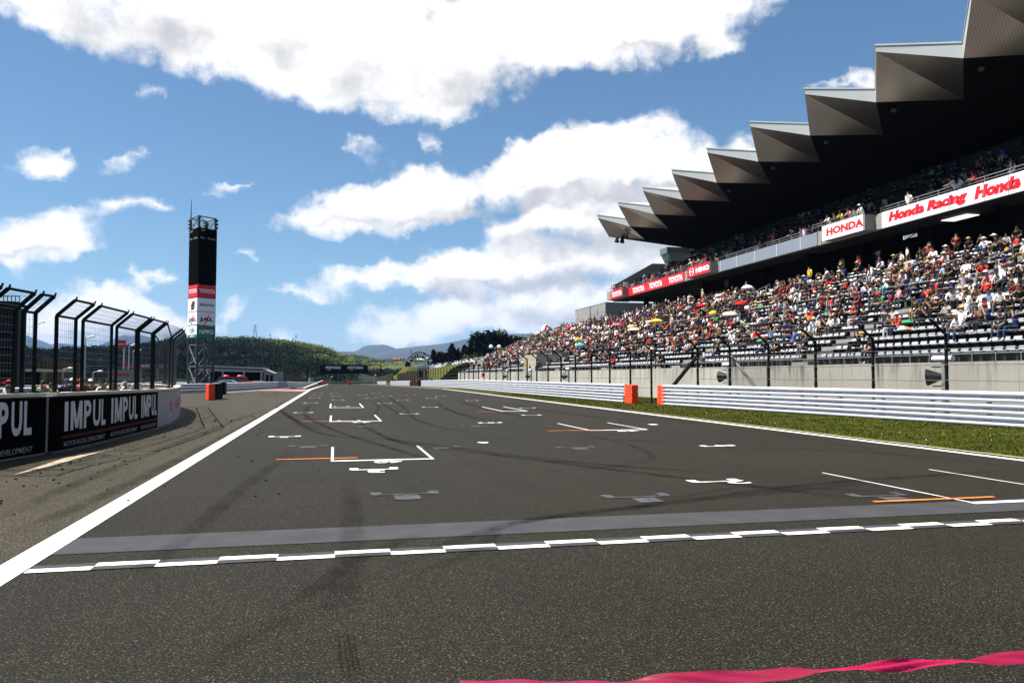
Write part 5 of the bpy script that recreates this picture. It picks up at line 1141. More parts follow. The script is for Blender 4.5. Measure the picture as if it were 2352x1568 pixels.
M_mtn2=mat('open_mountain_grass',(.045,.048,.026),.95,col2=(.012,.019,.012),vscale=.0016,stretch=(1,1,5),detail=8)
hill('mountains',[(-200,800),(0,770),(49,769),(62,765),(75,771),(99,779),(117,787),(130,784),(156,786),(182,792),(198,792),(224,792),(250,782),(271,771),(286,767),(302,770),(318,767),(338,771),(365,782),(420,800),(470,812)],11500,7000,12300,M_mtn,120,rs=500)
hill('mountains',[(700,825),(740,812),(761,808),(785,805),(813,806),(833,797),(860,797)],9600,7000,12500,M_mtn,60,rs=500)
hill('mountains',[(760,822),(817,806),(833,795),(845,791.5),(857,790.5),(866,790.5),(877,789),(888,790.5),(898,794),(910,799),(925,806),(960,816)],9000,6800,12500,M_mtn2,60,rs=400,exp=.9)
hill('mountains',[(860,812),(910,799.5),(935,797),(959,794),(990,791),(1019,787.5),(1060,779),(1096,771),(1140,766),(1200,764),(1300,775)],8000,5500,12500,M_mtn2,60,rs=400)
hill('mountains',[(1150,790),(1192,771),(1205,764),(1214,762),(1226,763),(1238,766),(1270,778),(1300,790)],9800,7000,13000,M_mtn,40,rs=400)
M_wood=mat('woodland_floor',(.012,.02,.006),.95,col2=(.005,.009,.003),vscale=.03)
M_mead=mat('meadow_slope',(.09,.095,.025),.95,col2=(.03,.045,.012),vscale=.02,detail=8)
LH=[(-260,812),(-60,815),(49,818),(73,811),(104,813),(146,812),(208,808),(250,806),(312,804),(338,796),(365,792),(390,788),(427,784),(470,782),(489,783),(560,782),(583,783),(621,786),(670,790),(700,797),(740,805),(765,814),(799,833),(830,848),(870,862)]
H2=[(740,830),(773,816),(790,812),(813,812),(835,815),(854,820),(884,829),(930,846)]
H3=[(760,858),(800,842),(817,836),(857,830),(884,828),(930,826),(980,828),(1060,824),(1130,822),(1300,815)]
hills=[hill('hills',LH,760,380,1300,M_wood,5,base=-2,exp=.8,n=160),hill('hills',H2,1500,1000,2000,M_mead,6,base=0),hill('hills',H3,1000,640,2300,M_mead,4,base=-.5,exp=.9)]
# woodland on the hills: thousands of small crowns
def crown(rx,rz,n,sp,col,conifer=False):
    P=nrs.normal(size=(n,3)); P/=np.linalg.norm(P,axis=1)[:,None]; P*= (.55+.45*nrs.rand(n)**.5)[:,None]; P*= (1+.18*np.sin(P[:,0]*5+P[:,1]*4+P[:,2]*6))[:,None]
    if conifer: h=(P[:,2]+1)/2; k=(1-h)*1.15+.06; k*=1+.25*np.sin(h*26); ang=np.arctan2(P[:,1],P[:,0]); r_=np.hypot(P[:,0],P[:,1])**.5; P=np.stack([np.cos(ang)*k*r_,np.sin(ang)*k*r_,P[:,2]],1)
    P*=np.array([rx,rx,rz]); d=nrs.normal(size=(n,3,3))*sp
    V=(P[:,None,:]+d); return V.reshape(-1,3)
def leaf_parts(V,cols):
    n=len(V)//3; return V,np.arange(3*n),np.full(n,3),cols
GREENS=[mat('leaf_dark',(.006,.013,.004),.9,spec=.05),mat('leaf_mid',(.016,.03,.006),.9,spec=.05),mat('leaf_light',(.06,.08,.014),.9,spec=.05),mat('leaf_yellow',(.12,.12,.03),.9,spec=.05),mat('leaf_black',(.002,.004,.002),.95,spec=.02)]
def surf_z(pts,Y,foot,base,exp,px,yy):
    x,_,z=atY(px,sil(pts,px),Y); tt_=max(0,min(1,(yy-foot)/(Y-foot))); zz=base+(z-base)*tt_**exp; dx=x/Y
    if 0<tt_<1: zz+=5*vnoise(dx*yy,yy,60)*min(tt_,1-tt_)*2
    return dx*yy,zz
parts=[]
CR=[crown(1,.8,46,.16,0) for _ in range(6)]
for i in range(5200):
    px=-120+930*rnd(); t=rnd()**.8; yy=385+(765-385)*t
    if i%9==0: yy=uni(740,768)
    x,z=surf_z(LH,760,380,-2,.8,px,yy)
    if yy>768: continue
    r_=uni(2.4,4.6); lit=(px-520)/260+t*1.1+.55*vnoise(x,yy,45)-1.1  # leaf tone by position: species mix plus painted sunlit and shaded slopes
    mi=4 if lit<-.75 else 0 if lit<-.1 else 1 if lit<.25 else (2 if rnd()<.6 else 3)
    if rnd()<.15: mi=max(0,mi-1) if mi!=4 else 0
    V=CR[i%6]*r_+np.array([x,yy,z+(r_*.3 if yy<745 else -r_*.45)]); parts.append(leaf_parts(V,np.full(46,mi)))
for i in range(900):
    px=uni(745,925); yy=uni(1100,1505); x,_,zr=atY(px,sil(H2,px),1500); tt_=(yy-1000)/500; z=0+zr*tt_**1.2; x=x/1500*yy
    if vnoise(x,yy,90)+.9*(1-(px-745)/100)<-.25: continue
    V=CR[i%6]*uni(3,5.5)+np.array([x,yy,z-1.]); parts.append(leaf_parts(V,np.full(46,0 if tt_>.5 or px<800 else 2 if rnd()<.4 else 1)))
for i in range(1500):
    px=uni(765,1290); yy=uni(650,1005); x,_,zr=atY(px,sil(H3,px),1000); tt_=(yy-640)/360; z=-.5+(zr+.5)*tt_**.9; x=x/1000*yy
    if vnoise(x,yy,35)<-.1: continue
    V=CR[i%6]*uni(1.8,3.8)+np.array([x,yy,z]); parts.append(leaf_parts(V,np.full(46,random.choice([0,1,1,2,2,3]))))
for i in range(420): # hedge of dark trees behind the corner
    px=uni(655,935); yy=uni(575,640); x=atY(px,860,yy)[0]
    V=CR[i%6]*uni(2.5,4.5)+np.array([x,yy,uni(0,4.)]); parts.append(leaf_parts(V,np.full(46,random.choice([4,4,0,0,1,2 if rnd()<.3 else 0]))))
o=bulk('woodland',parts,GREENS); tag(o,'dark green woodland, lighter patches coloured as if sunlit, covering the hills behind the circuit','woodland',kind='stuff')
# single trees on the bank to the right
def tree(label,x,y,z,h,r,kind,cols,n=1500,cat='tree',name='tree',group=None):
    t=thing(name,label,cat,(x,y,z),group=group)
    tr_=MB(); tr_.tube((x,y,z-.3),(x,y,z+h*.55),.03*h*.6,7,r1=.012*h); 
    for k in range(5): a=k*1.3; tr_.tube((x,y,z+h*(.3+.07*k)),(x+math.cos(a)*r*.5,y+math.sin(a)*r*.5,z+h*(.5+.08*k)),.008*h,5,r1=.003*h)
    tr_.build('trunk',mat('bark',(.05,.035,.025),.9),t)
    parts=[]
    if kind=='conifer': V=crown(r,h*.47,n,.11*r+.08,0,True)+np.array([x,y,z+h*.53]); parts.append(leaf_parts(V,nrs.choice(len(cols),n)))
    else:
        for k in range(9):
            a=uni(0,6.28); rr=r*uni(.15,.6); c=np.array([x+math.cos(a)*rr,y+math.sin(a)*rr,z+h*uni(.42,.8)]); m_=n//9
            V=crown(r*.55,h*.24,m_,.09*r+.05,0)+c; parts.append(leaf_parts(V,nrs.choice(len(cols),m_) if k%3 else np.zeros(m_,int)))
    o=bulk('crown',parts,[GREENS[c] for c in cols],t,(x,y,z)); return t
def zb_(Y): return 3.9-(Y-145)*.014
TREES=[(996,804,240,'conifer',1.9,'slim dark conifer just right of the arch'),(1012,812,250,'conifer',2.2,'short dark conifer between the arch and the taller spiky pine'),(1038,792,240,'conifer',2.8,'tallest spiky conifer on the bank right of the arch'),(1052,802,245,'conifer',2.,'narrow conifer just right of the tallest spiky one'),(1067,792,235,'conifer',2.2,'tall ragged pine left of the big dark round tree'),(1080,798,240,'conifer',2.3,'dark conifer close against the big round tree'),(1025,808,262,'round',3.2,'rounded dark tree behind the spiky conifers'),
 (1112,768,225,'round',5.2,'left one of the three big black-green round trees'),(1140,759,230,'round',6.2,'central and tallest big black-green round tree on the bank'),(1168,765,225,'round',5.2,'right one of the three big black-green round trees'),(1192,775,215,'round',2.6,'small dark tree between the big round trees and the stand'),
 (1104,765,250,'light',3.4,'pale yellow-green tree rising behind the left of the big dark trees'),(1226,766,260,'light',5.,'light green round tree behind the far end of the grandstand'),(1150,757,262,'light',3.,'sparse pale treetop behind the central big dark tree'),(1012,836,215,'light',2.4,'low bright green bush at the foot of the conifers'),(1090,815,222,'light',3.,'bright green leafy tree below the big dark trees'),(985,838,238,'round',2.2,'dark bush standing right behind the foot of the arch'),(1045,822,228,'round',3.6,'dark bushy tree behind the parked cars'),(1075,820,226,'round',3.2,'low dark tree behind the middle of the parked cars'),(1120,812,215,'round',3.4,'dark undergrowth tree below the big round trees'),(1150,808,212,'round',3.6,'dark undergrowth tree left of the stand corner')]
for px,py,Y,k,r_,lab in TREES:
    x,_,z=atY(px,py,Y); zb=min(zb_(Y)+.6,z-2); h=z-zb; 
    tree(lab,x,Y,zb,h,r_,'conifer' if k=='conifer' else 'round',[4,0,4] if k!='light' else [3,2,1],1100 if k!='round' else 2000,name='pine_tree' if k=='conifer' else 'broadleaf_tree',group='trees on the bank beyond the grandstand')
for k,(x,Y,h) in enumerate(((60,92,13),(62,84,12.5),(61,104,13))): tree(['sunlit green tree seen through the opening under the HINO sign','leafy tree behind the grandstand opening nearer the camera','green tree seen through the opening under the far TOYOTA sign'][k],x+4,Y+4,3,h+1.5,4.5,'round',[2,3,2],1500,name='broadleaf_tree')
# embankment with parked cars
mb=MB(); ys=[139,150,165,180,200,220,240,270,310]
sec=lambda Y:[(15.95,zg(Y)+.02),(17.2,zg(Y)+.25),(20.5,zb_(Y)-1.2),(23,zb_(Y)-.1),(60,zb_(Y)+.4),(110,zb_(Y)+.6)]
for a,b in zip(ys,ys[1:]):
    A,B=sec(a),sec(b)
    for i in range(5): mb.quad((A[i][0],a,A[i][1]),(A[i+1][0],a,A[i+1][1]),(B[i+1][0],b,B[i+1][1]),(B[i][0],b,B[i][1]))
A=sec(139); mb.quad(*[(x,139,z) for x,z in A],(110,139,-3),(15.95,139,-3)); tag(mb.build('embankment',M_grass2),kind='structure')
mb=MB(); mb.hexa([(15.6,206,-1),(32,206,1.5),(32,240,1),(15.6,240,-1)],[(20,212,3.95),(29,212,3.95),(29,232,3.95),(20,232,3.95)]); tag(mb.build('grass_mound',M_grass2),kind='structure')
def car_geo():
    """side profile car, nose towards +X, 4.3 m long"""
    prof=[(-2.1,.35),(-2.15,.8),(-2.05,1.0),(-1.7,1.05),(-1.25,1.42),(.25,1.45),(1.05,1.0),(1.95,.85),(2.15,.6),(2.1,.35)]; b=MB(); n=len(prof)
    for yy,s_ in ((-.84,1),(.84,1)):
        for x,z in prof: b.v.append((x,yy*(.86 if z>1.1 else 1),z))
    b.f.append(tuple(range(n))); b.f.append(tuple(range(2*n-1,n-1,-1))); b.m+=[0,0]
    for i in range(n): j=(i+1)%n; b.f.append((i,n+i,n+j,j)); b.m.append(0)
    g=MB(); 
    for sgn in (-1,1): y=.80*sgn; g.quad((-1.5,y+.03*sgn,1.06),(.85,y+.03*sgn,1.04),(.2,y*.92+.01*sgn,1.39),(-1.2,y*.92+.01*sgn,1.37))
    g.quad((-1.72,-.68,1.08),(-1.72,.68,1.08),(-1.29,.62,1.4),(-1.29,-.62,1.4)); g.quad((1.04,-.7,1.03),(1.04,.7,1.03),(.3,.62,1.43),(.3,-.62,1.43))
    wh=[]
    for x in (-1.35,1.35):
        for y in (-.82,.82): w_=MB(); w_.tube((x,y-.1,.31),(x,y+.1,.31),.31,12); w_.tube((x,y-.11,.31),(x,y+.11,.31),.18,10,m=1); wh.append(w_)
    return b,g,wh
CB,CG,CW=car_geo(); M_tyre=mat('tyre',(.015,.015,.015),.8); M_rim=mat('rim',(.4,.4,.42),.4,metal=.6)
def mkmesh(mb,mats,name):
    me=bpy.data.meshes.new(name); me.from_pydata(mb.v,[],mb.f); [me.materials.append(q) for q in mats]; me.polygons.foreach_set('material_index',mb.m); return me
CMs=[mkmesh(CB,[M_white],'body'),mkmesh(CG,[M_glass],'windows')]+[mkmesh(w_,[M_tyre,M_rim],'wheel') for w_ in CW]
LMm=mkmesh(MB().box(-2.17,-2.13,-.75,-.5,.72,.88).box(-2.17,-2.13,.5,.75,.72,.88),[mat('tail_lamp',(.4,.01,.01),.4)],'tail_lamp')
HLm=mkmesh(MB().box(2.04,2.1,-.75,-.45,.66,.8).box(2.04,2.1,.45,.75,.66,.8),[mat('head_lamp',(.7,.7,.68),.2)],'headlight')
def car(label,x,y,z,rz,col,sc=1.,group=None,hs=1.,name='parked_car',cat='car'):
    t=thing(name,label,cat,(x,y,z),group=group,absolute=False,rz=rz); t.scale=(sc,sc,sc*hs)
    for i,(me,nm) in enumerate(zip(CMs+[LMm,HLm],['body','windows','wheel','wheel','wheel','wheel','tail_lamps','headlights'])):
        o=bpy.data.objects.new(nm,me); COL.objects.link(o); o.parent=t
        if i==0: o.material_slots[0].link='OBJECT'; o.material_slots[0].material=mat('car_paint_%d_%d_%d'%tuple(int(c*99) for c in col),col,.3,spec=.6)
    return t
CARS=[(962,850,212,'white','white car parked highest up beside the arch',(.75,.75,.75)),(975,850,205,'g','silver car parked just right of the arch car',(.45,.46,.48)),(998,850,195,'w','grey car at the left end of the parked row',(.3,.31,.33)),(1012,848.5,188,'w','second car from the left in the parked row, white',(.72,.72,.72)),(1029,847,180,'w','third car from the left in the parked row, silver',(.5,.5,.52)),(1041,846,175,'w','fourth car from the left in the parked row, dark',(.05,.05,.06)),(1053,844,170,'w','fifth car from the left in the parked row, white',(.75,.75,.75)),(1064,842.5,166,'w','sixth car from the left in the parked row, pale blue',(.4,.45,.55)),(1075,841,162,'w','seventh car from the left in the parked row, white',(.7,.7,.7)),(1088,839.5,158,'w','eighth car from the left in the parked row, silver',(.55,.55,.56)),(1100,838,154,'w','ninth car from the left in the parked row, white',(.76,.76,.76)),(1113,836,150,'w','tenth car from the left in the parked row, grey',(.35,.36,.38)),(1128,834,146,'w','white van at the right end of the parked row by the stand',(.76,.76,.76))]
for i,(px,py,Y,_,lab,c) in enumerate(CARS):
    x,y,z=atY(px,py,Y); car(lab,x,Y,max(z,zb_(Y)-.35) if i>1 else z,R(100+uni(-12,12)) if i>1 else R(170),c,1.,'cars parked on the bank',1.25 if i==12 else 1.)
# brown debris net along the foot of the bank
t=thing('net_fence','dark brown netted fence along the foot of the grass bank','fence',(17,145,0))
nb=MB(); nb.quad((16.2,141,zg(141)),(16.2,206,zg(206)),(16.2,206,zg(206)+2.9),(16.2,141,zg(141)+3.2)); nb.build('net',mat('brown_net',(.035,.03,.015),.95,var=.5,vscale=2),t)
for k in range(14): y=141+5*k; MB().tube((16.1,y,zg(y)),(16.1,y,zg(y)+3.3),.07,5).build('post',M_post,t)
t=thing('net_fence','farther brown netted fence left of the marshal opening','fence',(16.2,216,0)); MB().quad((16.,218,zg(218)),(15.6,296,zg(296)),(15.6,296,zg(296)+2.6),(16.,218,zg(218)+3.4)).build('net',MC['brown_net'],t)
for k in range(9): y=219+9*k; MB().tube((15.9,y,zg(y)),(15.9,y,zg(y)+3.2),.08,5).build('post',M_post,t)
# marshal hut and marshals in the opening
t=thing('marshal_post','open dark marshal post hut in the gap of the right guardrail','marshal post',(16,149,0)); z=zg(149)
MB().box(15.6,17.6,148,151.5,z+2.6,z+2.85).build('roof',M_dsteel,t)
for x,y in ((15.7,148.1),(17.5,148.1),(15.7,151.4),(17.5,151.4)): MB().tube((x,y,z),(x,y,z+2.6),.08,6).build('post',M_dsteel,t)
MB().box(16.6,17.6,150.8,151.4,z,z+2.6).build('back_panel',M_darkint,t); MB().box(15.7,16.6,148.3,148.4,z,z+1.05).build('front_panel',M_darkint,t)
for k,(x,sh,l) in enumerate(((15.4,4,'marshal in red and dark clothes standing left of the marshal hut'),(15.9,14,'marshal in a blue top beside the hut post'),(17.9,2,'marshal in black right of the marshal hut'))): add_person(6,(x,147.2,z),R(170),sh,0,0,l,'marshals at the opening')
t=thing('camera_pole','pale pole with a white camera head beside the marshal hut','pole',(16.9,146,0)); MB().tube((16.9,146,zg(146)),(16.9,146,4.6),.11,8).build('pole',M_rail,t); MB().ell((16.9,146,4.75),(.22,.22,.2),8,5).build('camera_head',M_white,t); MB().box(16.6,17.2,145.7,146.1,-.3,.9).build('cabinet',M_cgrey,t)
# gantry
t=thing('gantry','black gantry over the track reading ADVAN twice','gantry',(4,300,zg(300))); z0=zg(300); g=lambda px,py:atY(px,py,300)
xl,xr=g(707,840)[0],g(875,840)[0]; zt=5.5
for x in (xl,xr):
    MB().bar((x,300,z0),(x,300,zt),.45,.45).build('leg',M_black,t)
br=MB(); 
for z in (zt,zt-1.3): br.bar((xl,300,z),(xr,300,z),.2,.2); br.bar((xl,301,z),(xr,301,z),.2,.2)
for k in range(14): x=xl+(xr-xl)*k/14; x2=xl+(xr-xl)*(k+1)/14; br.tube((x,300,zt-1.3 if k%2 else zt),(x2,300,zt if k%2 else zt-1.3),.07,4)
br.bar((xl+.2,300,zt),(xl+.2,300,z0+1),.1,.1); br.bar((xr-2.6,300,zt),(xr-2.6,300,zt-3.3),.12,.12); br.bar((xr-2.6,300,zt-3.2),(xr,300,zt-1.2),.12,.12)
br.build('truss',M_black,t)
ba,bb=g(734,840)[0],g(845,840)[0]; MB().box(ba,bb,299.6,299.75,2.15,5.35).build('banner',M_black,t)
for p0,p1 in ((747,782),(797,833)):
    mb=MB(); a,b=g(p0,842)[0],g(p1,842)[0]; zc=H+(862-842)*300/1845
    text_on(mb,'ADVAN',lambda u,v:(a+(b-a)*u,299.58,4.1+.95*v-.15*u),.05,0); mb.build('lettering',mat('bright_white_lettering',(.8,.8,.8),.5),t)
    mb=MB(); text_on(mb,'YOKOHAMA',lambda u,v:(a+(b-a)*(.1+.3*u),299.58,3.5+.25*v),.02,0); mb.build('lettering',M_white,t)
    mb=MB(); mb.quad((a+(b-a)*.75,299.57,5.1),(a+(b-a)*1.02,299.57,5.22),(a+(b-a)*1.05,299.57,5.3),(a+(b-a)*.7,299.57,5.2)); mb.build('red_swoosh',M_redtxt,t)
# arch
t=thing('advert_arch','black half-ring arch lettered POTENZA standing on the grass mound','arch',(23.3,220,3.9))
cx=23.35; R0,R1=2.65,4.15; zc=4.0; n=28; ar=MB()
for i in range(n):
    a0,a1=math.pi*i/n,math.pi*(i+1)/n; p=lambda a,r,y:(cx-math.cos(a)*r,y,zc+math.sin(a)*r)
    ar.quad(p(a0,R0,219.6),p(a1,R0,219.6),p(a1,R1,219.6),p(a0,R1,219.6)); ar.quad(p(a0,R0,220.6),p(a0,R1,220.6),p(a1,R1,220.6),p(a1,R0,220.6)); ar.quad(p(a0,R1,219.6),p(a1,R1,219.6),p(a1,R1,220.6),p(a0,R1,220.6),m=1); ar.quad(p(a0,R0,219.6),p(a0,R0,220.6),p(a1,R0,220.6),p(a1,R0,219.6))
ar.build('ring',[mat('arch_black',(.012,.012,.013),.6),M_cgrey],t)
mb=MB(); 
def arcfn(u,v): a=math.pi*(.13+.78*u); r=R0+.22+1.08*v; return (cx-math.cos(a)*r,219.57,zc+math.sin(a)*r)
text_on(mb,'POTENZA',arcfn,.05,0); mb.build('lettering',M_white,t)
# far white-grey tyre wall round the corner
for k in range(8):
    x0=atY(736+k*14.5,868,560)[0]; x1=atY(736+(k+1)*14.5-.5,868,560)[0]; t=thing('corner_barrier',['grey','dark grey','grey','white','white','grey','dark grey','bright white'][k]+' barrier section, %s from the left across the far corner'%['first','second','third','fourth','fifth','sixth','seventh','eighth'][k],'barrier',(x0,560,-1.2),group='barrier sections round the far corner')
    MB().box(x0,x1,560,561,-1.25,.05).build('barrier_face',[M_cgrey,M_dsteel,M_cgrey,M_par,M_par,M_cgrey,M_dsteel,M_white][k],t)
# lone dark pair of boxes and small tufts by the left of the gantry
t=thing('marshal_cabin','small blue-grey marshal cabin on the far left verge','cabin',(-6,270,-1.5)); x0,_,_=atY(723,870,270); x1,_,_=atY(738,870,270); MB().box(x0,x1,270,272,zg(270),zg(270)+2.3).build('wall',mat('cabin_blue_grey',(.06,.09,.1),.6),t); MB().box(x0-.1,x1+.1,269.8,272.2,zg(270)+2.3,zg(270)+2.45).build('roof',MC['pale_green_plastic'],t)
t=thing('marshal_cabin','rounded grey cabinet beside the small marshal cabin','cabin',(-8,268,-1.5)); x0,_,_=atY(714,870,268); MB().tube((x0,268,zg(268)),(x0,268,zg(268)+2.2),.9,10,r1=.7).build('wall',M_cgrey,t)
# ---------------------------------------------------------------- left background
def flatbox(px0,px1,py0,py1,Y,th): x0,_,z0=atY(px0,py1,Y); x1,_,z1=atY(px1,py0,Y); return x0,x1,Y,Y+th,z0,z1
t=thing('pit_garage','low open fronted garage with a pale flat roof behind the pit exit guardrail','garage',(-15,150,-.5))
x0,x1,y0,y1,z0,z1=flatbox(451,606,841,847,150,12); 
MB().hexa([(x0,150,z1-.1),(x1,150,z1-.55),(x1,162,z1-.55),(x0,162,z1-.1)],[(x0,150,z1+.25),(x1,150,z1-.2),(x1,162,z1-.2),(x0,162,z1+.25)]).build('roof',mat('pale_roof_edge',(.4,.39,.36),.7),t)
MB().hexa([(x0,150.1,z1-.85),(x1,150.1,z1-1.1),(x1,150.3,z1-1.1),(x0,150.3,z1-.85)],[(x0,150.1,z1-.35),(x1,150.1,z1-.8),(x1,150.3,z1-.8),(x0,150.3,z1-.35)]).build('lintel',MC['pale_roof_edge'],t)
for px in (480,511,560,600): x=atY(px,860,150)[0]; MB().box(x-.15,x+.15,150.2,150.5,-.8,z1-.8).build('pillar',MC['pale_roof_edge'],t)
MB().box(x0,x1,161,161.5,-.8,z1-.6).build('back_wall',M_darkint,t)
a0=atY(606,860,150)[0]; a1=atY(629,860,150)[0]; MB().hexa([(a0,149.5,-.8),(a1,149.5,-.8),(a1,160,-.8),(a0,160,-.8)],[(a0,149.5,2.75),(a1,149.5,1.95),(a1,160,1.95),(a0,160,2.75)]).build('side_block',mat('weathered_grey_wall',(.25,.25,.24),.8,var=.2,vscale=.6),t)
mb=MB(); w0=atY(609,860,149.4)[0]; 
for k in range(2): mb.box(w0+.15+k*.75,w0+.6+k*.75,149.44,149.49,.3,1.6)
mb.build('door_panels',M_darkint,t)
a0=atY(631,860,165)[0]; a1=atY(647,860,165)[0]; t=thing('storage_box','pale ribbed storage container right of the garage','container',(a0,165,-.6)); MB().box(a0,a1,165,168,-.7,2.3).build('shell',mat('pale_container',(.4,.4,.4),.7,var=.2,vscale=1),t); mb=MB(); [mb.box(a0+.15+.3*k,a0+.2+.3*k,164.96,165,-.6,2.2) for k in range(5)]; mb.build('ribs',M_cgrey,t)
t=thing('net_fence','long brown netted fence running away on the left beyond the garage','fence',(-7,170,0)); 
p=lambda px,Y:atY(px,860,Y)[0]
MB().quad((p(648,175),175,-.7),(p(706,292),292,zg(292)),(p(706,292),292,.6),(p(648,175),175,2.3)).build('net',mat('tan_net',(.1,.075,.035),.95,var=.4,vscale=1.5),t)
for k in range(12): f=k/11; Y=175+117*f; x=p(648,175)*(1-f)+p(706,292)*f; MB().tube((x,Y-.1,zg(Y)),(x,Y-.1,2.4*(1-f)+.7*f),.06,5).build('post',M_post,t)
for px,py,Y,l in ((984/2.352*1.0,0,0,None),): pass
# vehicles by the garage
def car_at(px,py,Y,rz,c,l,hs=1.,sc=1.,cat='car',name='parked_car'): x,_,z=atY(px,py,Y); return car(l,x,Y,z-1.45*hs*sc,rz,c,sc,None,hs,name,cat)
car_at(530,872.5,122,R(0),(.5,.53,.62),'silver estate car parked in front of the open garage',1.,1.05)
car_at(600,874.5,140,R(10),(.75,.73,.5),'pale yellow and white car right of the silver estate')
for px,py,l in ((524,867,'left one of the two red rescue vehicles before the garage'),(556,868,'right one of the two red rescue vehicles before the garage')):
    x,_,z=atY(px,py,141); t=thing('rescue_vehicle',l,'vehicle',(x,141,-.6)); zz=-.55; KY=-12
    MB().hexa([(x-1.9,140.0,zz+.4),(x+1.7,140.0,zz+.4),(x+1.7,141.8,zz+.4),(x-1.9,141.8,zz+.4)],[(x-1.9,140.0,zz+1.2),(x+1.6,140.0,zz+1.15),(x+1.6,141.8,zz+1.15),(x-1.9,141.8,zz+1.2)]).build('body',M_red,t)
    MB().hexa([(x-1.6,140.05,zz+1.2),(x+1.1,140.05,zz+1.2),(x+1.1,141.7,zz+1.2),(x-1.6,141.7,zz+1.2)],[(x-1.4,140.2,zz+1.75),(x+.7,140.2,zz+1.75),(x+.7,141.6,zz+1.75),(x-1.4,141.6,zz+1.75)]).build('windows',M_glass,t)
    MB().box(x-1.45,x+.75,140.15,141.65,zz+1.75,zz+1.85).build('roof',mat('bright_red',(.75,.02,.01),.4),t); mb=MB(); mb.ell((x-.3,140.9,zz+1.95),(.5,.3,.22),10,4,v0=0); mb.build('roof_pod',MC['bright_red'],t)
    for dx in (-1.3,1.2): MB().tube((x+dx,139.9,zz+.35),(x+dx,140.15,zz+.35),.35,10).build('wheel',M_tyre,t)
# petrol station, sign, stand, nets, building
t=thing('filling_station','red and black canopy with ENEOS lettering seen through the fence','filling station',(-40,150,0)); x0,x1,y0,y1,z0,z1=flatbox(288,365,836,844,150,10)
MB().box(x0,(x0+x1)/2,150,160,z0,z1).build('canopy',M_red,t); MB().box((x0+x1)/2+.02,x1,150,160,z0,z1).build('canopy',mat('dark_red_sign',(.15,.01,.01),.5),t)
mb=MB(); a,b=atY(325,840,150)[0],atY(352,840,150)[0]; text_on(mb,'ENEOS',lambda u,v:(a+(b-a)*u,149.95,z0+.12+(z1-z0-.24)*v),.04); mb.build('lettering',M_white,t)
for px in (292,322,361): x=atY(px,860,152)[0]; MB().box(x-.2,x+.2,152,152.4,-.4,z0).build('column',M_cgrey,t)
t=thing('red_sign','square red sign on a tall pole behind the fence','sign',(-45,150,0)); x0,x1,y0,y1,z0,z1=flatbox(270,289,781,799,150,.4); MB().box(x0,x1,150,150.4,z0,z1).build('board',M_red,t); MB().tube(((x0+x1)/2+.3,150.6,0),((x0+x1)/2+.3,150.6,z0),.15,6).build('pole',M_rail,t); mb=MB(); text_on(mb,'ENEOS',lambda u,v:(x0+.1+(x1-x0-.2)*u,149.97,(z0+z1)/2-.15+.3*v),.03); mb.build('lettering',M_white,t)
t=thing('paddock_building','small white building with a red stripe behind the pit lane','building',(-45,130,0)); x0,x1,y0,y1,z0,z1=flatbox(247,298,848,876,130,8); MB().box(x0,x1,130,138,-.4,z1).build('wall',M_par,t); MB().box(x0-.02,x1+.02,129.95,130,z1-.95,z1-.55).build('red_stripe',M_red,t); MB().box(x0+.6,x0+1.8,129.93,129.98,0,1.0).build('door',M_cgrey,t)
t=thing('trackside_stand','low stand with a cream roof edge and black front at the left edge','stand',(-40,80,0)); x0,x1,y0,y1,z0,z1=flatbox(-120,87,847,853,80,10); MB().box(x0,x1,80,90,z0,z1).build('roof_edge',mat('cream_panel',(.6,.58,.34),.7),t); MB().box(x0,x1-.1,80.5,80.8,.6,z0).build('front',M_black,t); MB().box(x0,x1+.05,81,82,-.3,1.9).build('side_wall',mat('olive_wall',(.2,.18,.06),.8),t)
t=thing('net_fence','tall brown net of square panels left of the paddock trees','fence',(-38,95,0)); 
mb=MB(); c=[(-1,)];x0=atY(96,860,95)[0]; x1=atY(184,860,120)[0]
mb.quad((x0,95,-.3),(x1,120,-.3),(x1,120,H+(862-838)/1845*120),(x0,95,H+(862-821)/1845*95)); mb.build('net',mat('brown_square_net',(.09,.065,.03),.95),t)
mb=MB()
for k in range(15): f=k/14; x=x0+(x1-x0)*f; Y=95+25*f; mb.tube((x,Y-.05,-.3),(x,Y-.05,3.5-.4*f),.04,4)
for k in range(7): mb.tube((x0,94.95,.1+.48*k),(x1,119.95,.1+.42*k),.035,4)
mb.build('net_frame',M_post,t)
t=thing('control_building','black multi-storey building with a railed roof at the left edge','building',(-36,62,0)); x0,x1,y0,y1,z0,z1=flatbox(-140,43,706,870,62,14)
MB().box(x0,x1,62,63.5,-.3,z1).build('wall',mat('near_black_cladding',(.006,.007,.009),.6,spec=.2),t)
mb=MB(); 
for k in range(20): x=x0+(x1-x0)*k/19; mb.tube((x,62.1,z1),(x,62.1,z1+.8),.03,4)
mb.tube((x0,62.1,z1+.8),(x1,62.1,z1+.8),.04,4); mb.tube((x0,62.1,z1+.4),(x1,62.1,z1+.4),.03,4); mb.build('roof_railing',M_post,t)
xx=atY(18,700,61)[0]; MB().box(xx-.5,xx+.35,60.9,62,z1-.2,z1+.35).build('camera_housing',M_black,t); MB().box(xx+.1,xx+1.0,61,61.5,z1-.05,z1+.12).build('camera_arm',M_black,t)
for k in range(4): MB().box(x1-1.6,x1-.5,61.95,62,1.4+.95*k,1.7+.95*k).build('window',M_navy,t)
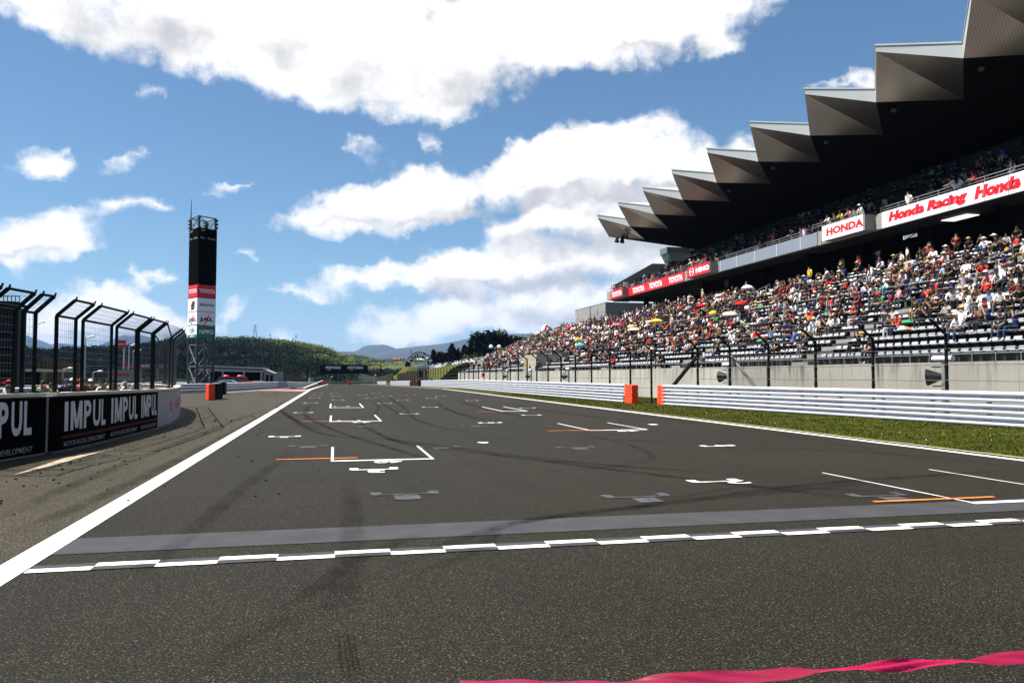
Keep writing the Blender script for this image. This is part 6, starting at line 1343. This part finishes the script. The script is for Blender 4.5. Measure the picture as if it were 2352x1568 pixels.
# white and silver vehicles parked far left, seen over the wall
for k,(px,py,Y,c,l) in enumerate(((368,877,105,(.7,.7,.72),'white car in the pit paddock behind the narrow fence posts'),(345,878,100,(.75,.75,.75),'white car just left of the others in the paddock'),(388,876,112,(.45,.47,.5),'silver car near the last fence panels'),(330,879,96,(.65,.02,.02),'red and pale car behind the pit wall crowd'),(310,880,92,(.7,.7,.7),'pale car partly hidden by the pit crew'),(415,878,118,(.6,.6,.62),'silver car between the fence end and the tower'))): car_at(px,py,Y,R(20*k),c,l)
car_at(72,888,45,R(15),(.03,.05,.3),'dark blue racing car parked behind the pit wall guardrail',.8)
# lamp posts
LP=[(82,742,75,'tall lamp post seen between the narrow fence panel posts',1),(197,775,110,'lamp post left of the widest fence panel',1),(297,793,140,'lamp post right of the red square sign',1),(306,806,150,'shorter lamp post beside the pylon behind the fence',0),(145,848,100,'low lamp post by the brown net',0),(214,855,120,'small white lamp by the paddock building',0),(1137,797,150,'twin headed lamp post behind the parked cars',2),(958,828,210,None,0),(758,866,320,'small pole near the far corner',0),(859,862,320,'slim pole left of the right gantry leg',0)]
for px,py,Y,l,k in LP:
    if not l: continue
    x,_,z=atY(px,py,Y); zb=zb_(Y)-.2 if px>1000 else zg(Y)-.3; t=thing('lamp_post',l,'lamp post',(x,Y,zb)); s_=min(Y/100,1.3) if Y<300 else .9
    MB().tube((x,Y,zb),(x,Y,z),.09*s_,6,r1=.06*s_).build('pole',M_rail,t)
    if k==2:
        for d in (-.8,.8): MB().ell((x+d,Y,z+.1),(.42,.42,.36),8,5).build('lamp_globe',M_white,t)
        MB().tube((x-.8,Y,z-.1),(x+.8,Y,z-.1),.06,5).build('arm',M_rail,t)
    else:
        MB().tube((x,Y,z),(x+.7*s_,Y,z+.15*s_),.05*s_,5).build('arm',M_rail,t); MB().ell((x+.75*s_,Y,z+.15*s_),(.3*s_,.2*s_,.12*s_),8,4).build('lamp_head',M_white,t)
        if k==1: MB().ell((x+.35*s_,Y,z-.0),(.2*s_,.15*s_,.1*s_),8,4).build('lamp_head',M_white,t)
# electricity pylons on the skyline
PY=[(586,745,782,900,'electricity pylon standing alone on the hill right of the tower'),(311,784,806,900,'electricity pylon behind the bent fence panels'),(346,0,0,0,None),(757,795,812,1000,'small electricity pylon at the right foot of the wooded hill'),(944,803,826,1400,'faint pylon in front of the blue mountains left of the arch')]
for px,yt,yb,Y,l in PY:
    if not l: continue
    x,_,z1=atY(px,yt,Y); z0=H+(862-yb-6)/1845*Y; h=z1-z0; t=thing('pylon',l,'pylon',(x,Y,z0)); b=h*.13; mb=MB(); r_=Y/1845*.55
    for sx in (-1,1):
        for sy in (-1,1): mb.tube((x+sx*b,Y+sy*b,z0),(x+sx*b*.15,Y+sy*b*.15,z1),r_*.5,4)
    for k in range(6):
        f0,f1=k/6,(k+1)/6; w0,w1=b*(1-.85*f0),b*(1-.85*f1); mb.tube((x-w0,Y-w0,z0+h*f0),(x+w1,Y-w1,z0+h*f1),r_*.3,3); mb.tube((x+w0,Y-w0,z0+h*f0),(x-w1,Y-w1,z0+h*f1),r_*.3,3)
    mb.build('lattice',mat('pylon_steel',(.12,.13,.14),.6),t)
    for k in range(3): zz=z0+h*(.66+.12*k); ww=h*(.22-.03*k); MB().bar((x-ww,Y,zz),(x+ww,Y,zz),r_*.7,r_*.7).build('cross_arm',MC['pylon_steel'],t)
for px,yt,yb,l in ((621,766,785,'first radio mast on the wooded ridge'),(680,768,790,'tallest thin radio mast on the wooded ridge'),(673,775,790,'short radio mast left of the tallest thin one')):
    x,_,z1=atY(px,yt,800); z0=H+(862-yb)/1845*800; t=thing('radio_mast',l,'mast',(x,800,z0)); MB().tube((x,800,z0),(x,800,z1),.32,5,r1=.15).build('mast',MC['pylon_steel'],t); MB().box(x-.7,x+.7,799.7,800.3,z1-2,z1-1.2).build('antenna',MC['pylon_steel'],t)
# far hillside buildings
for px,py,Y,c,l in ((916,824,1200,(.3,.1,.08),'dull red roofed building among trees on the far hill'),(963,826,1300,(.7,.7,.7),'tiny white building on the far hillside behind the arch')):
    x,_,z=atY(px,py,Y); t=thing('hillside_building',l,'building',(x,Y,z-6)); MB().box(x-7,x+7,Y,Y+10,z-14,z-1).build('wall',M_par,t); MB().hexa([(x-8,Y-1,z-1),(x+8,Y-1,z-1),(x+8,Y+11,z-1),(x-8,Y+11,z-1)],[(x-6,Y+4,z+2),(x+6,Y+4,z+2),(x+6,Y+6,z+2),(x-6,Y+6,z+2)]).build('roof',mat('roof_%d'%px,c,.8),t)
# ---------------------------------------------------------------- pink tape in the foreground
TP=[(60,256,16),(250,253,20),(500,256,14),(750,252,10),(870,234,24),(1000,226,38),(1200,222,34),(1350,209,22),(1440,201,9),(1500,197,-9),(1600,187,-30),(1750,176,-52),(1900,170,-58),(2050,160,-36),(2150,154,-12),(2210,151.5,8),(2290,144,28),(2400,138,44),(2600,128,52)]
C_=[]
for a,b,w_ in TP: px,py=(1500+a/1.2025)*.6806,(2100+b/1.2025)*.6806; d=ray(px,py); k=1.86/ (d@fw); C_.append((Vector((0,0,H))+Vector(d)*k, w_*.6806/1.2025/F*1.86))
mb=MB(); Q=[]
for i in range(len(C_)-1):
    p0=C_[max(i-1,0)];p1=C_[i];p2=C_[i+1];p3=C_[min(i+2,len(C_)-1)]
    for j in range(10):
        t=j/10; cr=lambda a,b,c,d:.5*((2*b)+(c-a)*t+(2*a-5*b+4*c-d)*t*t+(3*b-a-3*c+d)*t**3)
        Q.append((cr(p0[0],p1[0],p2[0],p3[0]),cr(p0[1],p1[1],p2[1],p3[1])))
U=Vector(up); Fv=Vector(fw); WT=.036
for c,w_ in Q:
    an=math.acos(max(-1,min(1,w_/WT))); dv=U*math.cos(an)+Fv*math.sin(an)
    for k in range(7): u=(k/6-.5); mb.v.append(tuple(c+dv*WT*u+(Fv*math.cos(an)-U*math.sin(an))*.0025*math.cos(u*9+c.x*40)))
for i in range(len(Q)-1):
    for k in range(6): a=i*7+k; mb.f.append((a,a+1,a+8,a+7)); mb.m.append(0)
m=mat('pink_tape',(.42,.02,.09),.45,col2=(.30,.008,.035),vscale=18,spec=.4,stretch=(.3,1,3))
tt2=m.node_tree; pb=tt2.nodes['Principled BSDF']; tl=tt2.nodes.new('ShaderNodeBsdfTranslucent'); tl.inputs[0].default_value=(.75,.03,.14,1); ms_=tt2.nodes.new('ShaderNodeMixShader'); ms_.inputs[0].default_value=.5
tt2.links.new(pb.outputs[0],ms_.inputs[1]); tt2.links.new(tl.outputs[0],ms_.inputs[2]); tt2.links.new(ms_.outputs[0],tt2.nodes['Material Output'].inputs[0])
o=mb.build('barrier_tape',m,smooth=True); tag(o,'twisted pink red plastic tape stretched low across the bottom right foreground','tape')
# ---------------------------------------------------------------- haze
HAZE=True
if HAZE:
    o=MB().box(-12800,12800,-4500,12700,-4,680).build('haze',bpy.data.materials.new('haze_air')); m=o.data.materials[0]; m.use_nodes=True; t=m.node_tree; t.nodes.clear()
    oo=t.nodes.new('ShaderNodeOutputMaterial'); v=t.nodes.new('ShaderNodeVolumePrincipled'); v.inputs['Color'].default_value=(.34,.55,1.,1); v.inputs['Density'].default_value=4.6e-5; v.inputs['Anisotropy'].default_value=.0; t.links.new(v.outputs[0],oo.inputs['Volume'])
    tag(o,kind='stuff',label='faint blue haze over the far hills and mountains',cat='haze')
